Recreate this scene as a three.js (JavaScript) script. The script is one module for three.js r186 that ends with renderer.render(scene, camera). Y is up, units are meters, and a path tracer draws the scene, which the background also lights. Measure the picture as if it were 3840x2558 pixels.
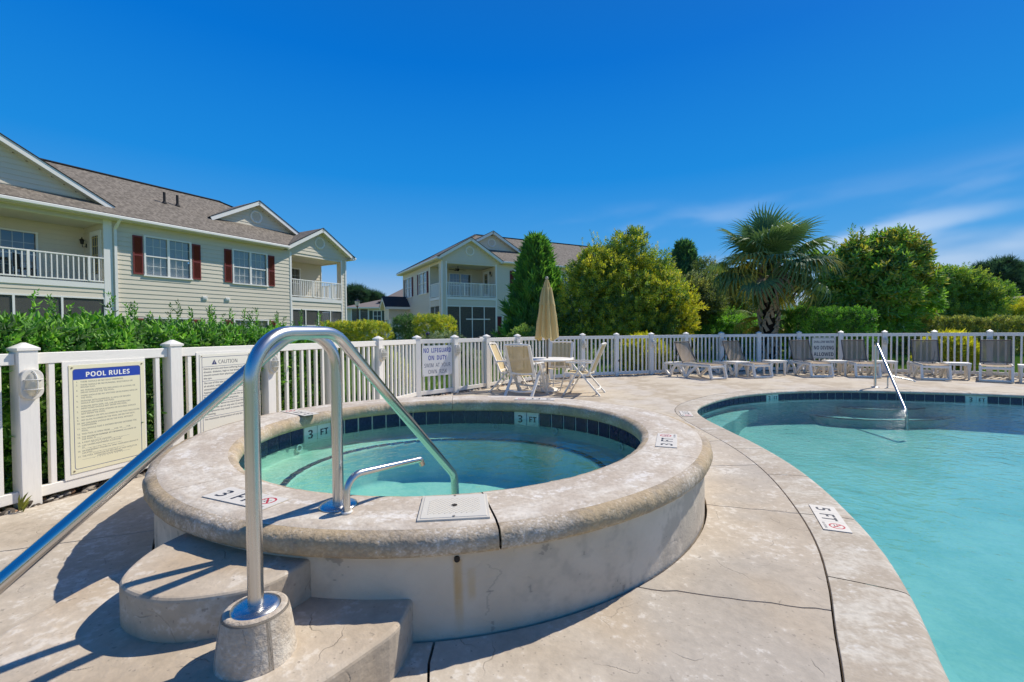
import * as THREE from 'three';
import { RoundedBoxGeometry } from 'three/addons/geometries/RoundedBoxGeometry.js';
import { mergeGeometries } from 'three/addons/utils/BufferGeometryUtils.js';
import { ImprovedNoise } from 'three/addons/math/ImprovedNoise.js';

// ---------------------------------------------------------------- camera, sky, sun, exposure
const scene = new THREE.Scene();
const camera = new THREE.PerspectiveCamera(73.69, 1024 / 682, 0.05, 900);
camera.position.set(0, 1.25, 0);
camera.rotation.order = 'YXZ';
camera.rotation.set(-0.01934, 0, -0.009);
const renderer = new THREE.WebGLRenderer({ antialias: true });
renderer.setSize(1024, 682);
renderer.toneMapping = THREE.LinearToneMapping;
renderer.toneMappingExposure = 1.1;
renderer.shadowMap.enabled = true;

const SUN = new THREE.Vector3(0.533, 0.766, -0.359).normalize();
const sun = new THREE.DirectionalLight(new THREE.Color().setRGB(1.0, 0.94, 0.84), 4.5);
sun.position.copy(SUN).multiplyScalar(80);
sun.castShadow = true;
sun.shadow.mapSize.set(4096, 4096);
Object.assign(sun.shadow.camera, { left: -45, right: 45, top: 45, bottom: -45, near: 1, far: 200 });
scene.add(sun, sun.target);

function rng(seed) { let a = seed >>> 0; return () => { a = (a + 0x6D2B79F5) | 0; let t = Math.imul(a ^ (a >>> 15), 1 | a); t = (t + Math.imul(t ^ (t >>> 7), 61 | t)) ^ t; return ((t ^ (t >>> 14)) >>> 0) / 4294967296; }; }
const IN = new ImprovedNoise();
const lerp = (a, b, t) => a + (b - a) * t, clamp = (x, a = 0, b = 1) => Math.min(b, Math.max(a, x));
const sstep = (a, b, x) => { const t = clamp((x - a) / (b - a)); return t * t * (3 - 2 * t); };
const mix3 = (a, b, t) => [lerp(a[0], b[0], t), lerp(a[1], b[1], t), lerp(a[2], b[2], t)];
function fbm3(x, y, z, o = 5) { let s = 0, a = 0.5, n = 0; for (let i = 0; i < o; i++) { s += a * IN.noise(x, y, z); n += a; a *= 0.5; x *= 2.03; y *= 2.03; z *= 2.03; } return s / n; }

{ // clear blue sky, paler towards the horizon, with thin cirrus streaks low down all round
  const W = 1536, H = 768, d = new Float32Array(W * H * 4);
  const stops = [[-90, [0.30, 0.33, 0.30]], [-0.5, [0.40, 0.50, 0.60]], [0, [0.62, 0.70, 0.78]], [4, [0.32, 0.48, 0.69]], [9, [0.075, 0.335, 0.71]], [18, [0.012, 0.235, 0.67]], [30, [0.002, 0.155, 0.59]], [45, [0.006, 0.115, 0.45]], [65, [0.020, 0.085, 0.29]], [90, [0.024, 0.08, 0.23]]];
  for (let j = 0; j < H; j++) {
    const el = (j + 0.5) / H * 180 - 90; let k = 0; while (k < stops.length - 2 && el > stops[k + 1][0]) k++;
    const base = mix3(stops[k][1], stops[k + 1][1], clamp((el - stops[k][0]) / (stops[k + 1][0] - stops[k][0])));
    for (let i = 0; i < W; i++) {
      const az = ((i + 0.5) / W - 0.5) * 2 * Math.PI, er = el * Math.PI / 180;
      const x = Math.cos(er) * Math.cos(az), y = Math.sin(er), z = Math.cos(er) * Math.sin(az);
      let c = base;
      if (el > 0) {
        const wisp = fbm3(x * 3.1 + 95.29, y * 17 + 0.6 * IN.noise(x * 4, y * 9, z * 4) - x * 1.8, z * 3.1 + 65.43, 6);
        const big = fbm3(x * 1.9 + 65.43, y * 4.0, z * 1.9 + 95.29, 3);
        let m = sstep(-0.02, 0.42, wisp) * sstep(-0.12, 0.3, big) * sstep(0.5, 4, el) * (1 - sstep(9, 16, el));
        c = mix3(c, [0.74, 0.82, 0.92], clamp(m * 0.5));
        const g = Math.max(0, x * SUN.x + y * SUN.y + z * SUN.z), au = 0.5 * Math.pow(g, 60) + 0.012 * Math.pow(g, 8);
        c = [c[0] + au, c[1] + au, c[2] + au];
      }
      const o = (j * W + i) * 4; d[o] = c[0]; d[o + 1] = c[1]; d[o + 2] = c[2]; d[o + 3] = 1;
    }
  }
  const t = new THREE.DataTexture(d, W, H, THREE.RGBAFormat, THREE.FloatType);
  t.mapping = THREE.EquirectangularReflectionMapping; t.magFilter = t.minFilter = THREE.LinearFilter; t.needsUpdate = true;
  scene.background = t; scene.environment = t;
}

// ---------------------------------------------------------------- helpers
const names = new Map();
function numbered(n) { const k = names.get(n) ?? 0; names.set(n, k + 1); return k ? `${n}_${String(k).padStart(3, '0')}` : n; }
const V = (x, y, z) => new THREE.Vector3(x, y, z);
function tag(o, label, category, group, kind) { Object.assign(o.userData, label && { label }, category && { category }, group && { group }, kind && { kind }); return o; }
function obj(name, geo, mat, parent = scene) {
  const g = Array.isArray(geo) ? (geo.length > 1 ? merge(geo) : geo[0]) : geo;
  const m = new THREE.Mesh(g, mat); m.castShadow = m.receiveShadow = true;
  m.name = parent === scene ? numbered(name) : name; parent.add(m); return m;
}
function merge(list) { return mergeGeometries(list.map((g) => { const h = g.index ? g.toNonIndexed() : g.clone(); for (const k of Object.keys(h.attributes)) if (!['position', 'normal', 'uv'].includes(k)) h.deleteAttribute(k); return h; })); }
function thing(name, label, category, [x, y, z] = [0, 0, 0], turn = 0, group) {
  const o = new THREE.Group(); o.name = numbered(name); o.position.set(x, y, z); o.rotation.y = turn; scene.add(o); return tag(o, label, category, group);
}
function group(name, parent, [x, y, z] = [0, 0, 0], turn = 0) { const o = new THREE.Group(); o.name = name; o.position.set(x, y, z); o.rotation.y = turn; parent.add(o); return o; }
function struct(name, geo, mat) { return tag(obj(name, geo, mat), null, null, null, 'structure'); }
function dup(root, [x, y, z], turn, label) { const r = root.clone(); r.userData = { ...root.userData }; r.name = numbered(root.name.replace(/_\d{3}$/, '')); r.position.set(x, y, z); r.rotation.y = turn; if (label) r.userData.label = label; scene.add(r); return r; }
const box = (w, h, d, x = 0, y = 0, z = 0) => new THREE.BoxGeometry(w, h, d).translate(x, y, z);
const rbox = (w, h, d, x = 0, y = 0, z = 0, r = 0.006, s = 2) => new RoundedBoxGeometry(w, h, d, s, Math.min(r, w / 2.01, h / 2.01, d / 2.01)).translate(x, y, z);
const cyl = (r0, r1, h, x = 0, y = 0, z = 0, n = 20) => new THREE.CylinderGeometry(r1, r0, h, n).translate(x, y + h / 2, z);
function bar(a, b, w, h, up = V(0, 1, 0), r = 0.004) { // squared bar between two points
  const d = b.clone().sub(a), L = d.length(), g = rbox(w, h, L, 0, 0, 0, r, 1), m = new THREE.Matrix4(), z = d.normalize();
  let x = new THREE.Vector3().crossVectors(up, z); if (x.lengthSq() < 1e-6) x = V(1, 0, 0); x.normalize();
  m.makeBasis(x, new THREE.Vector3().crossVectors(z, x), z).setPosition(a.clone().add(b).multiplyScalar(0.5)); return g.applyMatrix4(m);
}
function tube(pts, r, seg = 40, rad = 14) { return new THREE.TubeGeometry(pts instanceof THREE.Curve ? pts : new THREE.CatmullRomCurve3(pts, false, 'centripetal'), seg, r, rad, false); }
function fillet(pts, radii, step = 0.02) { // polyline with rounded corners -> evenly fine points
  const out = [pts[0].clone()];
  for (let i = 1; i < pts.length - 1; i++) {
    const p = pts[i], a = pts[i - 1].clone().sub(p).normalize(), b = pts[i + 1].clone().sub(p).normalize();
    const half = Math.acos(clamp(a.dot(b), -1, 1)) / 2, r = radii[i - 1], t = r / Math.tan(half);
    const A = p.clone().addScaledVector(a, t), B = p.clone().addScaledVector(b, t), c = p.clone().add(a.clone().add(b).normalize().multiplyScalar(r / Math.sin(half)));
    const ca = A.clone().sub(c), cb = B.clone().sub(c), w = Math.acos(clamp(ca.dot(cb) / (r * r), -1, 1)), n = Math.max(4, Math.ceil(w * r / step));
    for (let k = 0; k <= n; k++) { const s = k / n, v = ca.clone().multiplyScalar(Math.sin((1 - s) * w) / Math.sin(w)).addScaledVector(cb, Math.sin(s * w) / Math.sin(w)); out.push(c.clone().add(v)); }
  }
  out.push(pts[pts.length - 1].clone()); return out;
}
class Poly extends THREE.Curve { constructor(p) { super(); this.p = p; this.l = [0]; for (let i = 1; i < p.length; i++) this.l.push(this.l[i - 1] + p[i].distanceTo(p[i - 1])); }
  getPoint(t, o = new THREE.Vector3()) { const s = t * this.l.at(-1); let i = 1; while (i < this.l.length - 1 && this.l[i] < s) i++; return o.copy(this.p[i - 1]).lerp(this.p[i], (s - this.l[i - 1]) / (this.l[i] - this.l[i - 1] || 1)); }
  getPointAt(t, o) { return this.getPoint(t, o); } getTangent(t, o = new THREE.Vector3()) { const e = 0.0015; return o.copy(this.getPoint(Math.min(1, t + e))).sub(this.getPoint(Math.max(0, t - e))).normalize(); } getTangentAt(t, o) { return this.getTangent(t, o); } }
const pipe = (pts, radii, r, n = 90, rad = 20) => tube(new Poly(fillet(pts, radii)), r, n, rad);
function planar(g, s = 1) { const p = g.attributes.position, n = g.attributes.normal, uv = new Float32Array(p.count * 2); for (let i = 0; i < p.count; i++) { const ax = Math.abs(n.getX(i)), ay = Math.abs(n.getY(i)), az = Math.abs(n.getZ(i)); const [a, b] = ay >= ax && ay >= az ? [p.getX(i), p.getZ(i)] : ax > az ? [p.getZ(i), p.getY(i)] : [p.getX(i), p.getY(i)]; uv[2 * i] = a / s; uv[2 * i + 1] = b / s; } g.setAttribute('uv', new THREE.BufferAttribute(uv, 2)); return g; }
function slabGeo(pts, y0, y1, s = 1, bevel = 0) { // plan polygon [X, forward] between two heights
  pts = pts.filter((q, i) => { const b = pts[(i + pts.length - 1) % pts.length]; return Math.hypot(q[0] - b[0], q[1] - b[1]) > 0.003; });
  const sh = new THREE.Shape(pts.map(([x, z]) => new THREE.Vector2(x, z)));
  const g = new THREE.ExtrudeGeometry(sh, bevel ? { depth: y1 - y0 - 2 * bevel, bevelEnabled: true, bevelSize: bevel, bevelThickness: bevel, bevelOffset: -bevel, bevelSegments: 3, curveSegments: 1 } : { depth: y1 - y0, bevelEnabled: false });
  g.rotateX(-Math.PI / 2).translate(0, y0 + bevel, 0);
  const P = g.attributes.position, Nn = g.attributes.normal; for (let i = 0; i < P.count; i += 3) { const y = P.getY(i); if (Math.abs(P.getY(i + 1) - y) < 1e-5 && Math.abs(P.getY(i + 2) - y) < 1e-5) for (let k = 0; k < 3; k++) Nn.setXYZ(i + k, 0, y > (y0 + y1) / 2 ? 1 : -1, 0); }
  return planar(g, s);
}
function quadGrid(rows, closeU = false, uvf) { // rows[i][j] = Vector3 ; smooth surface
  const R = rows.length, C = rows[0].length, pos = [], uv = [], idx = [];
  for (let i = 0; i < R; i++) for (let j = 0; j < C; j++) { const p = rows[i][j]; pos.push(p.x, p.y, p.z); const q = uvf ? uvf(i, j, p) : [j / (C - 1), i / (R - 1)]; uv.push(q[0], q[1]); }
  for (let i = 0; i < R - 1; i++) for (let j = 0; j < C - 1; j++) { const a = i * C + j; idx.push(a, a + 1, a + C, a + 1, a + C + 1, a + C); }
  const g = new THREE.BufferGeometry(); g.setAttribute('position', new THREE.Float32BufferAttribute(pos, 3)); g.setAttribute('uv', new THREE.Float32BufferAttribute(uv, 2)); g.setIndex(idx); g.computeVertexNormals(); return g;
}
function faceGeo(pts, uvf) { const pos = [], uv = []; for (let i = 1; i < pts.length - 1; i++) for (const p of [pts[0], pts[i], pts[i + 1]]) { pos.push(p.x, p.y, p.z); const q = uvf ? uvf(p) : [p.x, p.y]; uv.push(q[0], q[1]); } const g = new THREE.BufferGeometry(); g.setAttribute('position', new THREE.Float32BufferAttribute(pos, 3)); g.setAttribute('uv', new THREE.Float32BufferAttribute(uv, 2)); g.computeVertexNormals(); return g; }

// ---------------------------------------------------------------- textures
function noiseField(N, freq, oct, seed, gain = 0.5) { // tileable value noise fbm, 0..1
  const out = new Float32Array(N * N); let amp = 1, tot = 0, f = freq;
  for (let o = 0; o < oct && f <= N / 2; o++) {
    const r = rng(seed + o * 97), L = new Float32Array(f * f); for (let i = 0; i < L.length; i++) L[i] = r();
    const xi = new Int32Array(N), xj = new Int32Array(N), xt = new Float32Array(N);
    for (let i = 0; i < N; i++) { const x = i / N * f; xi[i] = Math.floor(x); xj[i] = (xi[i] + 1) % f; const t = x - xi[i]; xt[i] = t * t * (3 - 2 * t); }
    for (let j = 0; j < N; j++) { const a = xi[j] * f, b = xj[j] * f, t = xt[j]; for (let i = 0; i < N; i++) { const p = L[a + xi[i]], q = L[a + xj[i]], s = L[b + xi[i]], u = L[b + xj[i]]; const m = p + (q - p) * xt[i], n = s + (u - s) * xt[i]; out[j * N + i] += amp * (m + (n - m) * t); } }
    tot += amp; amp *= gain; f *= 2;
  }
  for (let i = 0; i < out.length; i++) out[i] /= tot; return out;
}
const toS = (x) => Math.round(255 * clamp(x <= 0.0031308 ? 12.92 * x : 1.055 * Math.pow(x, 1 / 2.4) - 0.055));
function colorTex(N, fn, M = N) { const d = new Uint8Array(N * M * 4); for (let i = 0; i < N * M; i++) { const c = fn(i, i % N, (i / N) | 0); d[4 * i] = toS(c[0]); d[4 * i + 1] = toS(c[1]); d[4 * i + 2] = toS(c[2]); d[4 * i + 3] = 255; } return finish(new THREE.DataTexture(d, N, M), true); }
function grayTex(N, fn, M = N) { const d = new Uint8Array(N * M * 4); for (let i = 0; i < N * M; i++) { const c = Math.round(255 * clamp(fn(i, i % N, (i / N) | 0))); d[4 * i] = d[4 * i + 1] = d[4 * i + 2] = c; d[4 * i + 3] = 255; } return finish(new THREE.DataTexture(d, N, M), false); }
function finish(t, srgb) { t.wrapS = t.wrapT = THREE.RepeatWrapping; t.magFilter = THREE.LinearFilter; t.minFilter = THREE.LinearFilter; if (srgb) t.colorSpace = THREE.SRGBColorSpace; t.needsUpdate = true; return t; }
const col = (r, g, b) => new THREE.Color().setRGB(r, g, b);
const std = (r, g, b, rough = 0.6, extra = {}) => new THREE.MeshStandardMaterial({ color: col(r, g, b), roughness: rough, side: THREE.DoubleSide, ...extra });

const T = {};
{
  // stamped concrete: tone patches, slate-like veins, pits
  const N = 2048, lo = noiseField(N, 4, 4, 11), mid = noiseField(N, 16, 5, 23), hi = noiseField(N, 128, 4, 37, 0.65), vein = noiseField(N, 7, 5, 51, 0.55), msk = noiseField(N, 6, 3, 66), warm = noiseField(N, 5, 4, 71), pit = noiseField(N, 256, 2, 83);
  const strokes = new Float32Array(N * N); { const r = rng(4242); for (let k = 0; k < 300; k++) { let x = r() * N, y = r() * N, a = (r() < 0.65 ? 0.35 : 2.0) + (r() - 0.5) * 0.9; const n = 25 + r() * r() * 170, d = 0.35 + 0.65 * r(); for (let s = 0; s < n; s++) { a += (r() - 0.5) * 0.5; x += Math.cos(a) * 1.2; y += Math.sin(a) * 1.2; const w = d * Math.sin(Math.PI * s / n), xi = ((x | 0) + N) % N, yi = ((y | 0) + N) % N; for (const [i, j, q] of [[0, 0, 1], [1, 0, 0.6], [0, 1, 0.6], [1, 1, 0.35]]) { const o = ((yi + j) % N) * N + (xi + i) % N; strokes[o] = Math.max(strokes[o], w * q); } } } }
  const line = (i) => strokes[i];
  T.deck = colorTex(N, (i) => {
    let c = mix3([0.455, 0.37, 0.27], [0.57, 0.49, 0.385], sstep(0.3, 0.7, lo[i] * 0.6 + mid[i] * 0.4));
    c = mix3(c, [0.43, 0.38, 0.315], 0.7 * sstep(0.52, 0.72, warm[i]));
    c = mix3(c, [0.46, 0.345, 0.22], 0.6 * sstep(0.57, 0.72, msk[i] * 0.5 + lo[i] * 0.5));
    c = mix3(c, [0.68, 0.64, 0.57], 0.5 * sstep(0.57, 0.70, mid[i] * 0.5 + hi[i] * 0.5));
    const k = 0.86 + 0.28 * (hi[i] - 0.5) + 0.14 * (mid[i]); c = [c[0] * k, c[1] * k, c[2] * k];
    c = mix3(c, [0.12, 0.10, 0.08], 0.72 * line(i)); if (pit[i] > 0.84) c = mix3(c, [0.2, 0.17, 0.14], 0.5); return c;
  });
  T.deckB = grayTex(N, (i) => 0.55 + 0.5 * (mid[i] - 0.5) + 0.35 * (hi[i] - 0.5) + 0.25 * sstep(0.48, 0.56, vein[i]) - 0.1 - 0.35 * line(i) - (pit[i] > 0.9 ? 0.1 : 0));
}
{
  const N = 1024, lo = noiseField(N, 3, 5, 111, 0.6), mid = noiseField(N, 12, 5, 123, 0.62), hi = noiseField(N, 100, 4, 137, 0.65), st = noiseField(N, 5, 6, 144, 0.7), gr = noiseField(N, 256, 2, 155);
  // spa coping: trowelled, white worn patches on warm beige
  const sk = (i) => { const x = i % N, y = (i / N) | 0; return 0.6 * st[((y * 3) % N) * N + x] + 0.4 * mid[((y * 2 + 300) % N) * N + ((x + 170) % N)]; };
  T.spa = colorTex(N, (i) => {
    let c = mix3([0.53, 0.44, 0.335], [0.70, 0.63, 0.525], sstep(0.36, 0.64, sk(i) * 0.8 + hi[i] * 0.2));
    c = mix3(c, [0.47, 0.38, 0.29], 0.6 * sstep(0.55, 0.72, lo[i])); c = mix3(c, [0.79, 0.75, 0.69], 0.5 * sstep(0.54, 0.64, sk((i + 411 * N + 77) % (N * N)) * 0.75 + hi[i] * 0.25));
    const k = 0.88 + 0.2 * (hi[i] - 0.5) + 0.09 * gr[i]; return [c[0] * k, c[1] * k, c[2] * k];
  });
  T.spaB = grayTex(N, (i) => 0.5 + 0.9 * (sk(i) - 0.5) + 0.3 * (hi[i] - 0.5));
  T.edge = colorTex(N, (i) => { // chiselled nosing: brown-grey, darker in the hollows of the tooling
    let c = mix3([0.43, 0.335, 0.225], [0.57, 0.475, 0.36], sstep(0.36, 0.64, st[i] * 0.7 + hi[i] * 0.3)); c = mix3(c, [0.52, 0.375, 0.20], 0.55 * sstep(0.48, 0.68, lo[i])); c = mix3(c, [0.34, 0.28, 0.21], 0.5 * sstep(0.54, 0.66, mid[i])); c = mix3(c, [0.70, 0.66, 0.60], 0.5 * sstep(0.58, 0.68, st[i] * 0.5 + hi[i] * 0.5)); const k = 0.86 + 0.3 * (hi[i] - 0.5); return [c[0] * k, c[1] * k, c[2] * k];
  });
  T.edgeB = grayTex(N, (i) => 0.5 + 1.1 * (st[i] - 0.5) + 0.35 * (hi[i] - 0.5));
  // broom finished concrete (streaks along u)
  const b1 = noiseField(N, 8, 5, 211, 0.6), b2 = noiseField(N, 200, 3, 222, 0.8);
  T.broom = colorTex(N, (i, x, y) => { const s = b2[((y * N) + ((x >> 3) & 1023)) % (N * N)]; let c = mix3([0.44, 0.355, 0.25], [0.56, 0.475, 0.355], sstep(0.35, 0.65, b1[i])); c = mix3(c, [0.62, 0.56, 0.48], 0.5 * sstep(0.55, 0.7, lo[i])); const k = 0.84 + 0.26 * s + 0.2 * (hi[i] - 0.5); return [c[0] * k, c[1] * k, c[2] * k]; });
  T.broomB = grayTex(N, (i, x, y) => 0.5 + 0.6 * (b2[((y * N) + ((x >> 3) & 1023)) % (N * N)] - 0.5) + 0.3 * (hi[i] - 0.5));
  // asphalt shingles: staggered tabs too fine to build, 2 m x 2 m
  const rows = 14, sr = rng(77), tone = Array.from({ length: rows * 24 }, () => sr());
  T.shingle = colorTex(N, (i, x, y) => { const r = Math.floor(y / N * rows), f = y / N * rows - r, cx = (x / N * 12 + (r % 2) * 0.5 + 12) % 12, ci = Math.floor(cx * 2) % 24, cut = Math.abs(cx - Math.round(cx)) < 0.02; let t = tone[r * 24 + ci]; let c = mix3([0.135, 0.113, 0.088], [0.26, 0.222, 0.178], t); const k = (f < 0.16 || (cut && f < 0.6) ? 0.45 : 1) * (0.75 + 0.5 * hi[i]); return [c[0] * k, c[1] * k, c[2] * k]; });
  T.shingleB = grayTex(N, (i, x, y) => { const r = y / N * rows; return 0.9 - 0.8 * (r - Math.floor(r)) + 0.2 * (hi[i] - 0.5); });
  T.grain = colorTex(512, (i, x, y) => { const k = 0.90 + 0.14 * mid[(y * 2 * N + x * 2)] + 0.06 * (hi[y * 2 * N + x * 2] - 0.5); return [k, k * 0.995, k * 0.985]; });
  T.soil = colorTex(512, (i, x, y) => { const v = hi[y * 2 * N + x * 2], w = mid[y * 2 * N + x * 2]; return mix3([0.05, 0.036, 0.025], [0.15, 0.11, 0.075], clamp(v * 0.7 + w * 0.5 - 0.1)); });
  T.lawn = colorTex(512, (i, x, y) => { const v = hi[y * 2 * N + x * 2], w = lo[y * 2 * N + x * 2]; return mix3([0.09, 0.15, 0.018], [0.22, 0.29, 0.04], clamp(v * 0.6 + w * 0.6 - 0.1)); });
  T.plaster = colorTex(512, (i, x, y) => { const v = sstep(0.3, 0.7, 0.5 * lo[y * 2 * N + x * 2] + 0.3 * mid[y * 2 * N + x * 2] + 0.2 * hi[y * 2 * N + x * 2]); return mix3([0.20, 0.405, 0.395], [0.32, 0.50, 0.475], v); });
  T.ripple = grayTex(N, (() => { const a = noiseField(N, 16, 4, 301, 0.55), b = noiseField(N, 40, 4, 313, 0.5); return (i) => 0.5 * a[i] + 0.5 * b[i]; })());
  T.tile = colorTex(512, (i, x, y) => { const j = y * 2 * N + x * 2, v = Math.abs(st[j] - 0.5) * 2 + 0.3 * (hi[j] - 0.5); return mix3([0.030, 0.055, 0.13], [0.006, 0.012, 0.05], sstep(0.01, 0.12, v)); });
  T.bark = colorTex(512, (i, x, y) => mix3([0.10, 0.075, 0.055], [0.30, 0.25, 0.20], clamp(hi[y * 2 * N + x * 2] * 1.2 - 0.1)));
  T.fabric = grayTex(256, (i, x, y) => 0.5 + 0.25 * Math.sin(x * Math.PI / 2) + 0.25 * Math.sin(y * Math.PI / 2));
  T.brush = grayTex(512, (i, x, y) => 0.55 + 0.7 * (lo[y * 2 * N + x * 2] - 0.5) + 0.5 * (mid[y * 2 * N + x * 2] - 0.5));
}
const wrap = (t, rx, ry) => { const c = t.clone(); c.repeat.set(rx, ry ?? rx); c.needsUpdate = true; return c; };
const M = {
  deck: new THREE.MeshStandardMaterial({ map: T.deck, bumpMap: T.deckB, bumpScale: 0.006, roughness: 0.85 }),
  broom: new THREE.MeshStandardMaterial({ map: T.broom, bumpMap: T.broomB, bumpScale: 0.004, roughness: 0.9 }),
  coping: new THREE.MeshStandardMaterial({ map: T.spa, color: col(0.86, 0.86, 0.84), bumpMap: T.spaB, bumpScale: 0.006, roughness: 0.85, side: THREE.DoubleSide }),
  spa: new THREE.MeshStandardMaterial({ map: T.spa, bumpMap: T.spaB, bumpScale: 0.008, roughness: 0.85, side: THREE.DoubleSide }),
  edge: new THREE.MeshStandardMaterial({ map: T.edge, bumpMap: T.edgeB, bumpScale: 0.007, roughness: 0.92, side: THREE.DoubleSide }),
  step: new THREE.MeshStandardMaterial({ map: T.deck, color: col(1.0, 0.97, 0.93), bumpMap: T.deckB, bumpScale: 0.008, roughness: 0.88 }),
  joint: std(0.035, 0.028, 0.02, 1),
  grout: std(0.74, 0.74, 0.70, 0.8),
  vinyl: std(0.88, 0.835, 0.75, 0.42, { map: T.grain }),
  vinylB: std(0.77, 0.735, 0.68, 0.42, { map: T.grain }),
  steel: new THREE.MeshStandardMaterial({ color: col(0.60, 0.585, 0.56), metalness: 1, roughness: 0.45, roughnessMap: T.brush }),
  resin: std(0.88, 0.82, 0.71, 0.5, { map: T.grain }),
  siding: std(0.735, 0.66, 0.525, 0.6, { map: T.grain }),
  trim: std(0.88, 0.855, 0.80, 0.5, { map: T.grain }),
  shingle: new THREE.MeshStandardMaterial({ map: T.shingle, bumpMap: T.shingleB, bumpScale: 0.01, roughness: 0.95, side: THREE.DoubleSide }),
  shingleDark: std(0.03, 0.028, 0.028, 0.9),
  shutterRed: std(0.20, 0.030, 0.024, 0.6), shutterWine: std(0.115, 0.014, 0.034, 0.6),
  soffit: std(0.66, 0.62, 0.52, 0.7),
  glass: new THREE.MeshPhysicalMaterial({ color: col(0.92, 0.95, 0.97), roughness: 0.02, transmission: 1, thickness: 0, ior: 1.7, side: THREE.DoubleSide }),
  room: std(0.50, 0.46, 0.39, 0.9), darkPane: std(0.06, 0.075, 0.085, 0.06),  // door and far window panes are opaque, unlit rooms painted into their colour
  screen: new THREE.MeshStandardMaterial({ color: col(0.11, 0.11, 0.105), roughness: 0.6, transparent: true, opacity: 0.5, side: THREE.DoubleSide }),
  black: std(0.012, 0.012, 0.013, 0.45), brass: std(0.55, 0.42, 0.16, 0.4),
  blind: std(0.72, 0.71, 0.68, 0.6),
  tile: new THREE.MeshStandardMaterial({ map: T.tile, roughness: 0.22 }),
  basin: new THREE.MeshStandardMaterial({ map: T.plaster, roughness: 0.8, side: THREE.DoubleSide }),
  soil: std(1, 1, 1, 1, { map: T.soil }), lawn: std(1, 1, 1, 1, { map: T.lawn }),
  bark: std(1, 1, 1, 0.95, { map: T.bark }), twig: std(0.16, 0.12, 0.085, 0.95),
};
// ---------------------------------------------------------------- plan curves ([X, forward] in metres from the camera foot)
const P3 = ([x, z], y = 0) => V(x, y, -z);
const LIP = new THREE.CatmullRomCurve3([[1.545, 1.584], [1.813, 2.02], [2.027, 2.416], [2.219, 2.866], [2.472, 3.644], [2.615, 4.3], [2.69, 5.0], [2.71, 5.65], [2.755, 6.5], [2.87, 7.05], [3.10, 7.5], [3.61, 8.1], [4.3, 8.7], [5.28, 9.15], [6.21, 9.33], [7.14, 9.27], [8.04, 9.02], [9.0, 8.65], [9.7, 8.22], [10.6, 7.4], [11.2, 6.2], [11.3, 4.4], [10.6, 2.4], [9, 0.6], [6.5, -0.8], [3.8, -1.3], [1.9, -1.0], [1.05, -0.2], [1.1, 0.75]].map((p) => P3(p)), true, 'centripetal');
const LN = 600, LP = LIP.getSpacedPoints(LN).slice(0, LN), LIPLEN = LIP.getLength();
const LNRM = LP.map((p, i) => { const a = LP[(i + LN - 2) % LN], b = LP[(i + 2) % LN]; const t = b.clone().sub(a).normalize(); return V(t.z, 0, -t.x); });
{ let c = V(0, 0, 0); LP.forEach((p) => c.add(p)); c.multiplyScalar(1 / LN); if (LNRM[0].dot(LP[0].clone().sub(c)) < 0) LNRM.forEach((n) => n.negate()); }
const lipAt = (i, off, y = 0) => { const k = ((i % LN) + LN) % LN, a = Math.floor(k), f = k - a, b = (a + 1) % LN; return LP[a].clone().lerp(LP[b], f).addScaledVector(LNRM[a].clone().lerp(LNRM[b], f).normalize(), off).setY(y); };
const nearestLip = ([x, z]) => { let b = 0, bd = 1e9; LP.forEach((p, i) => { const d = (p.x - x) ** 2 + (p.z + z) ** 2; if (d < bd) { bd = d; b = i; } }); return b; };
const COPW = 0.325;
const copOuter = (i0, i1, off = COPW, step = 3) => { const out = [], n = Math.max(1, Math.round(Math.abs(i1 - i0) / step)); for (let k = 0; k <= n; k++) { const p = lipAt(lerp(i0, i1, k / n), off); out.push([p.x, -p.z]); } return out; };
const SC = [-0.5375, 3.834], sf = (t) => 1 + 0.013 * Math.cos(2 * t) - 0.003 * Math.sin(2 * t) + 0.003 * Math.cos(3 * t) + 0.02 * Math.sin(3 * t), RAD = Math.PI / 180;
const spaPt = (R, t, y = 0) => { const r = R * sf(t); return V(SC[0] + r * Math.cos(t), y, -(SC[1] + r * Math.sin(t))); };
const spaArc = (R, a0, a1, n = 40) => { const o = []; for (let k = 0; k <= n; k++) { const p = spaPt(R, lerp(a0, a1, k / n) * RAD); o.push([p.x, -p.z]); } return o; };
const FP = [[-4.28, 1.30], [-3.95, 2.33], [-3.611, 3.362], [-3.276, 4.384], [-2.927, 5.453], [-2.596, 6.463], [-2.232, 7.577], [-1.838, 8.781], [-1.19, 9.42], [-0.575, 10.22], [0.13, 11.12], [1.0, 11.95], [1.93, 12.45], [2.93, 12.78], [3.99, 13.05], [5.14, 13.45], [6.30, 13.70], [7.51, 13.85], [8.64, 13.70], [9.61, 13.30], [10.53, 12.86], [11.46, 12.35], [12.34, 11.75], [13.0, 11.05], [13.5, 10.2]];
const FC = new THREE.CatmullRomCurve3(FP.map((p) => P3(p)), false, 'centripetal');
const fenceOff = (off, a = 0, b = 1, n = 120) => { const o = []; for (let k = 0; k <= n; k++) { const t = lerp(a, b, k / n), p = FC.getPoint(t), d = FC.getTangent(t); o.push([p.x - d.z * off * 1, -(p.z + d.x * off)]); } return o; }; // off > 0: towards the pool
const wob = (A, B, seed, amp = 0.006, n = 14) => { const r = rng(seed), o = []; const dx = B[0] - A[0], dz = B[1] - A[1], L = Math.hypot(dx, dz); for (let k = 0; k <= n; k++) { const w = k && k < n ? (r() - 0.5) * 2 * amp : 0; o.push([lerp(A[0], B[0], k / n) - dz / L * w, lerp(A[1], B[1], k / n) + dx / L * w]); } return o; };
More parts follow.
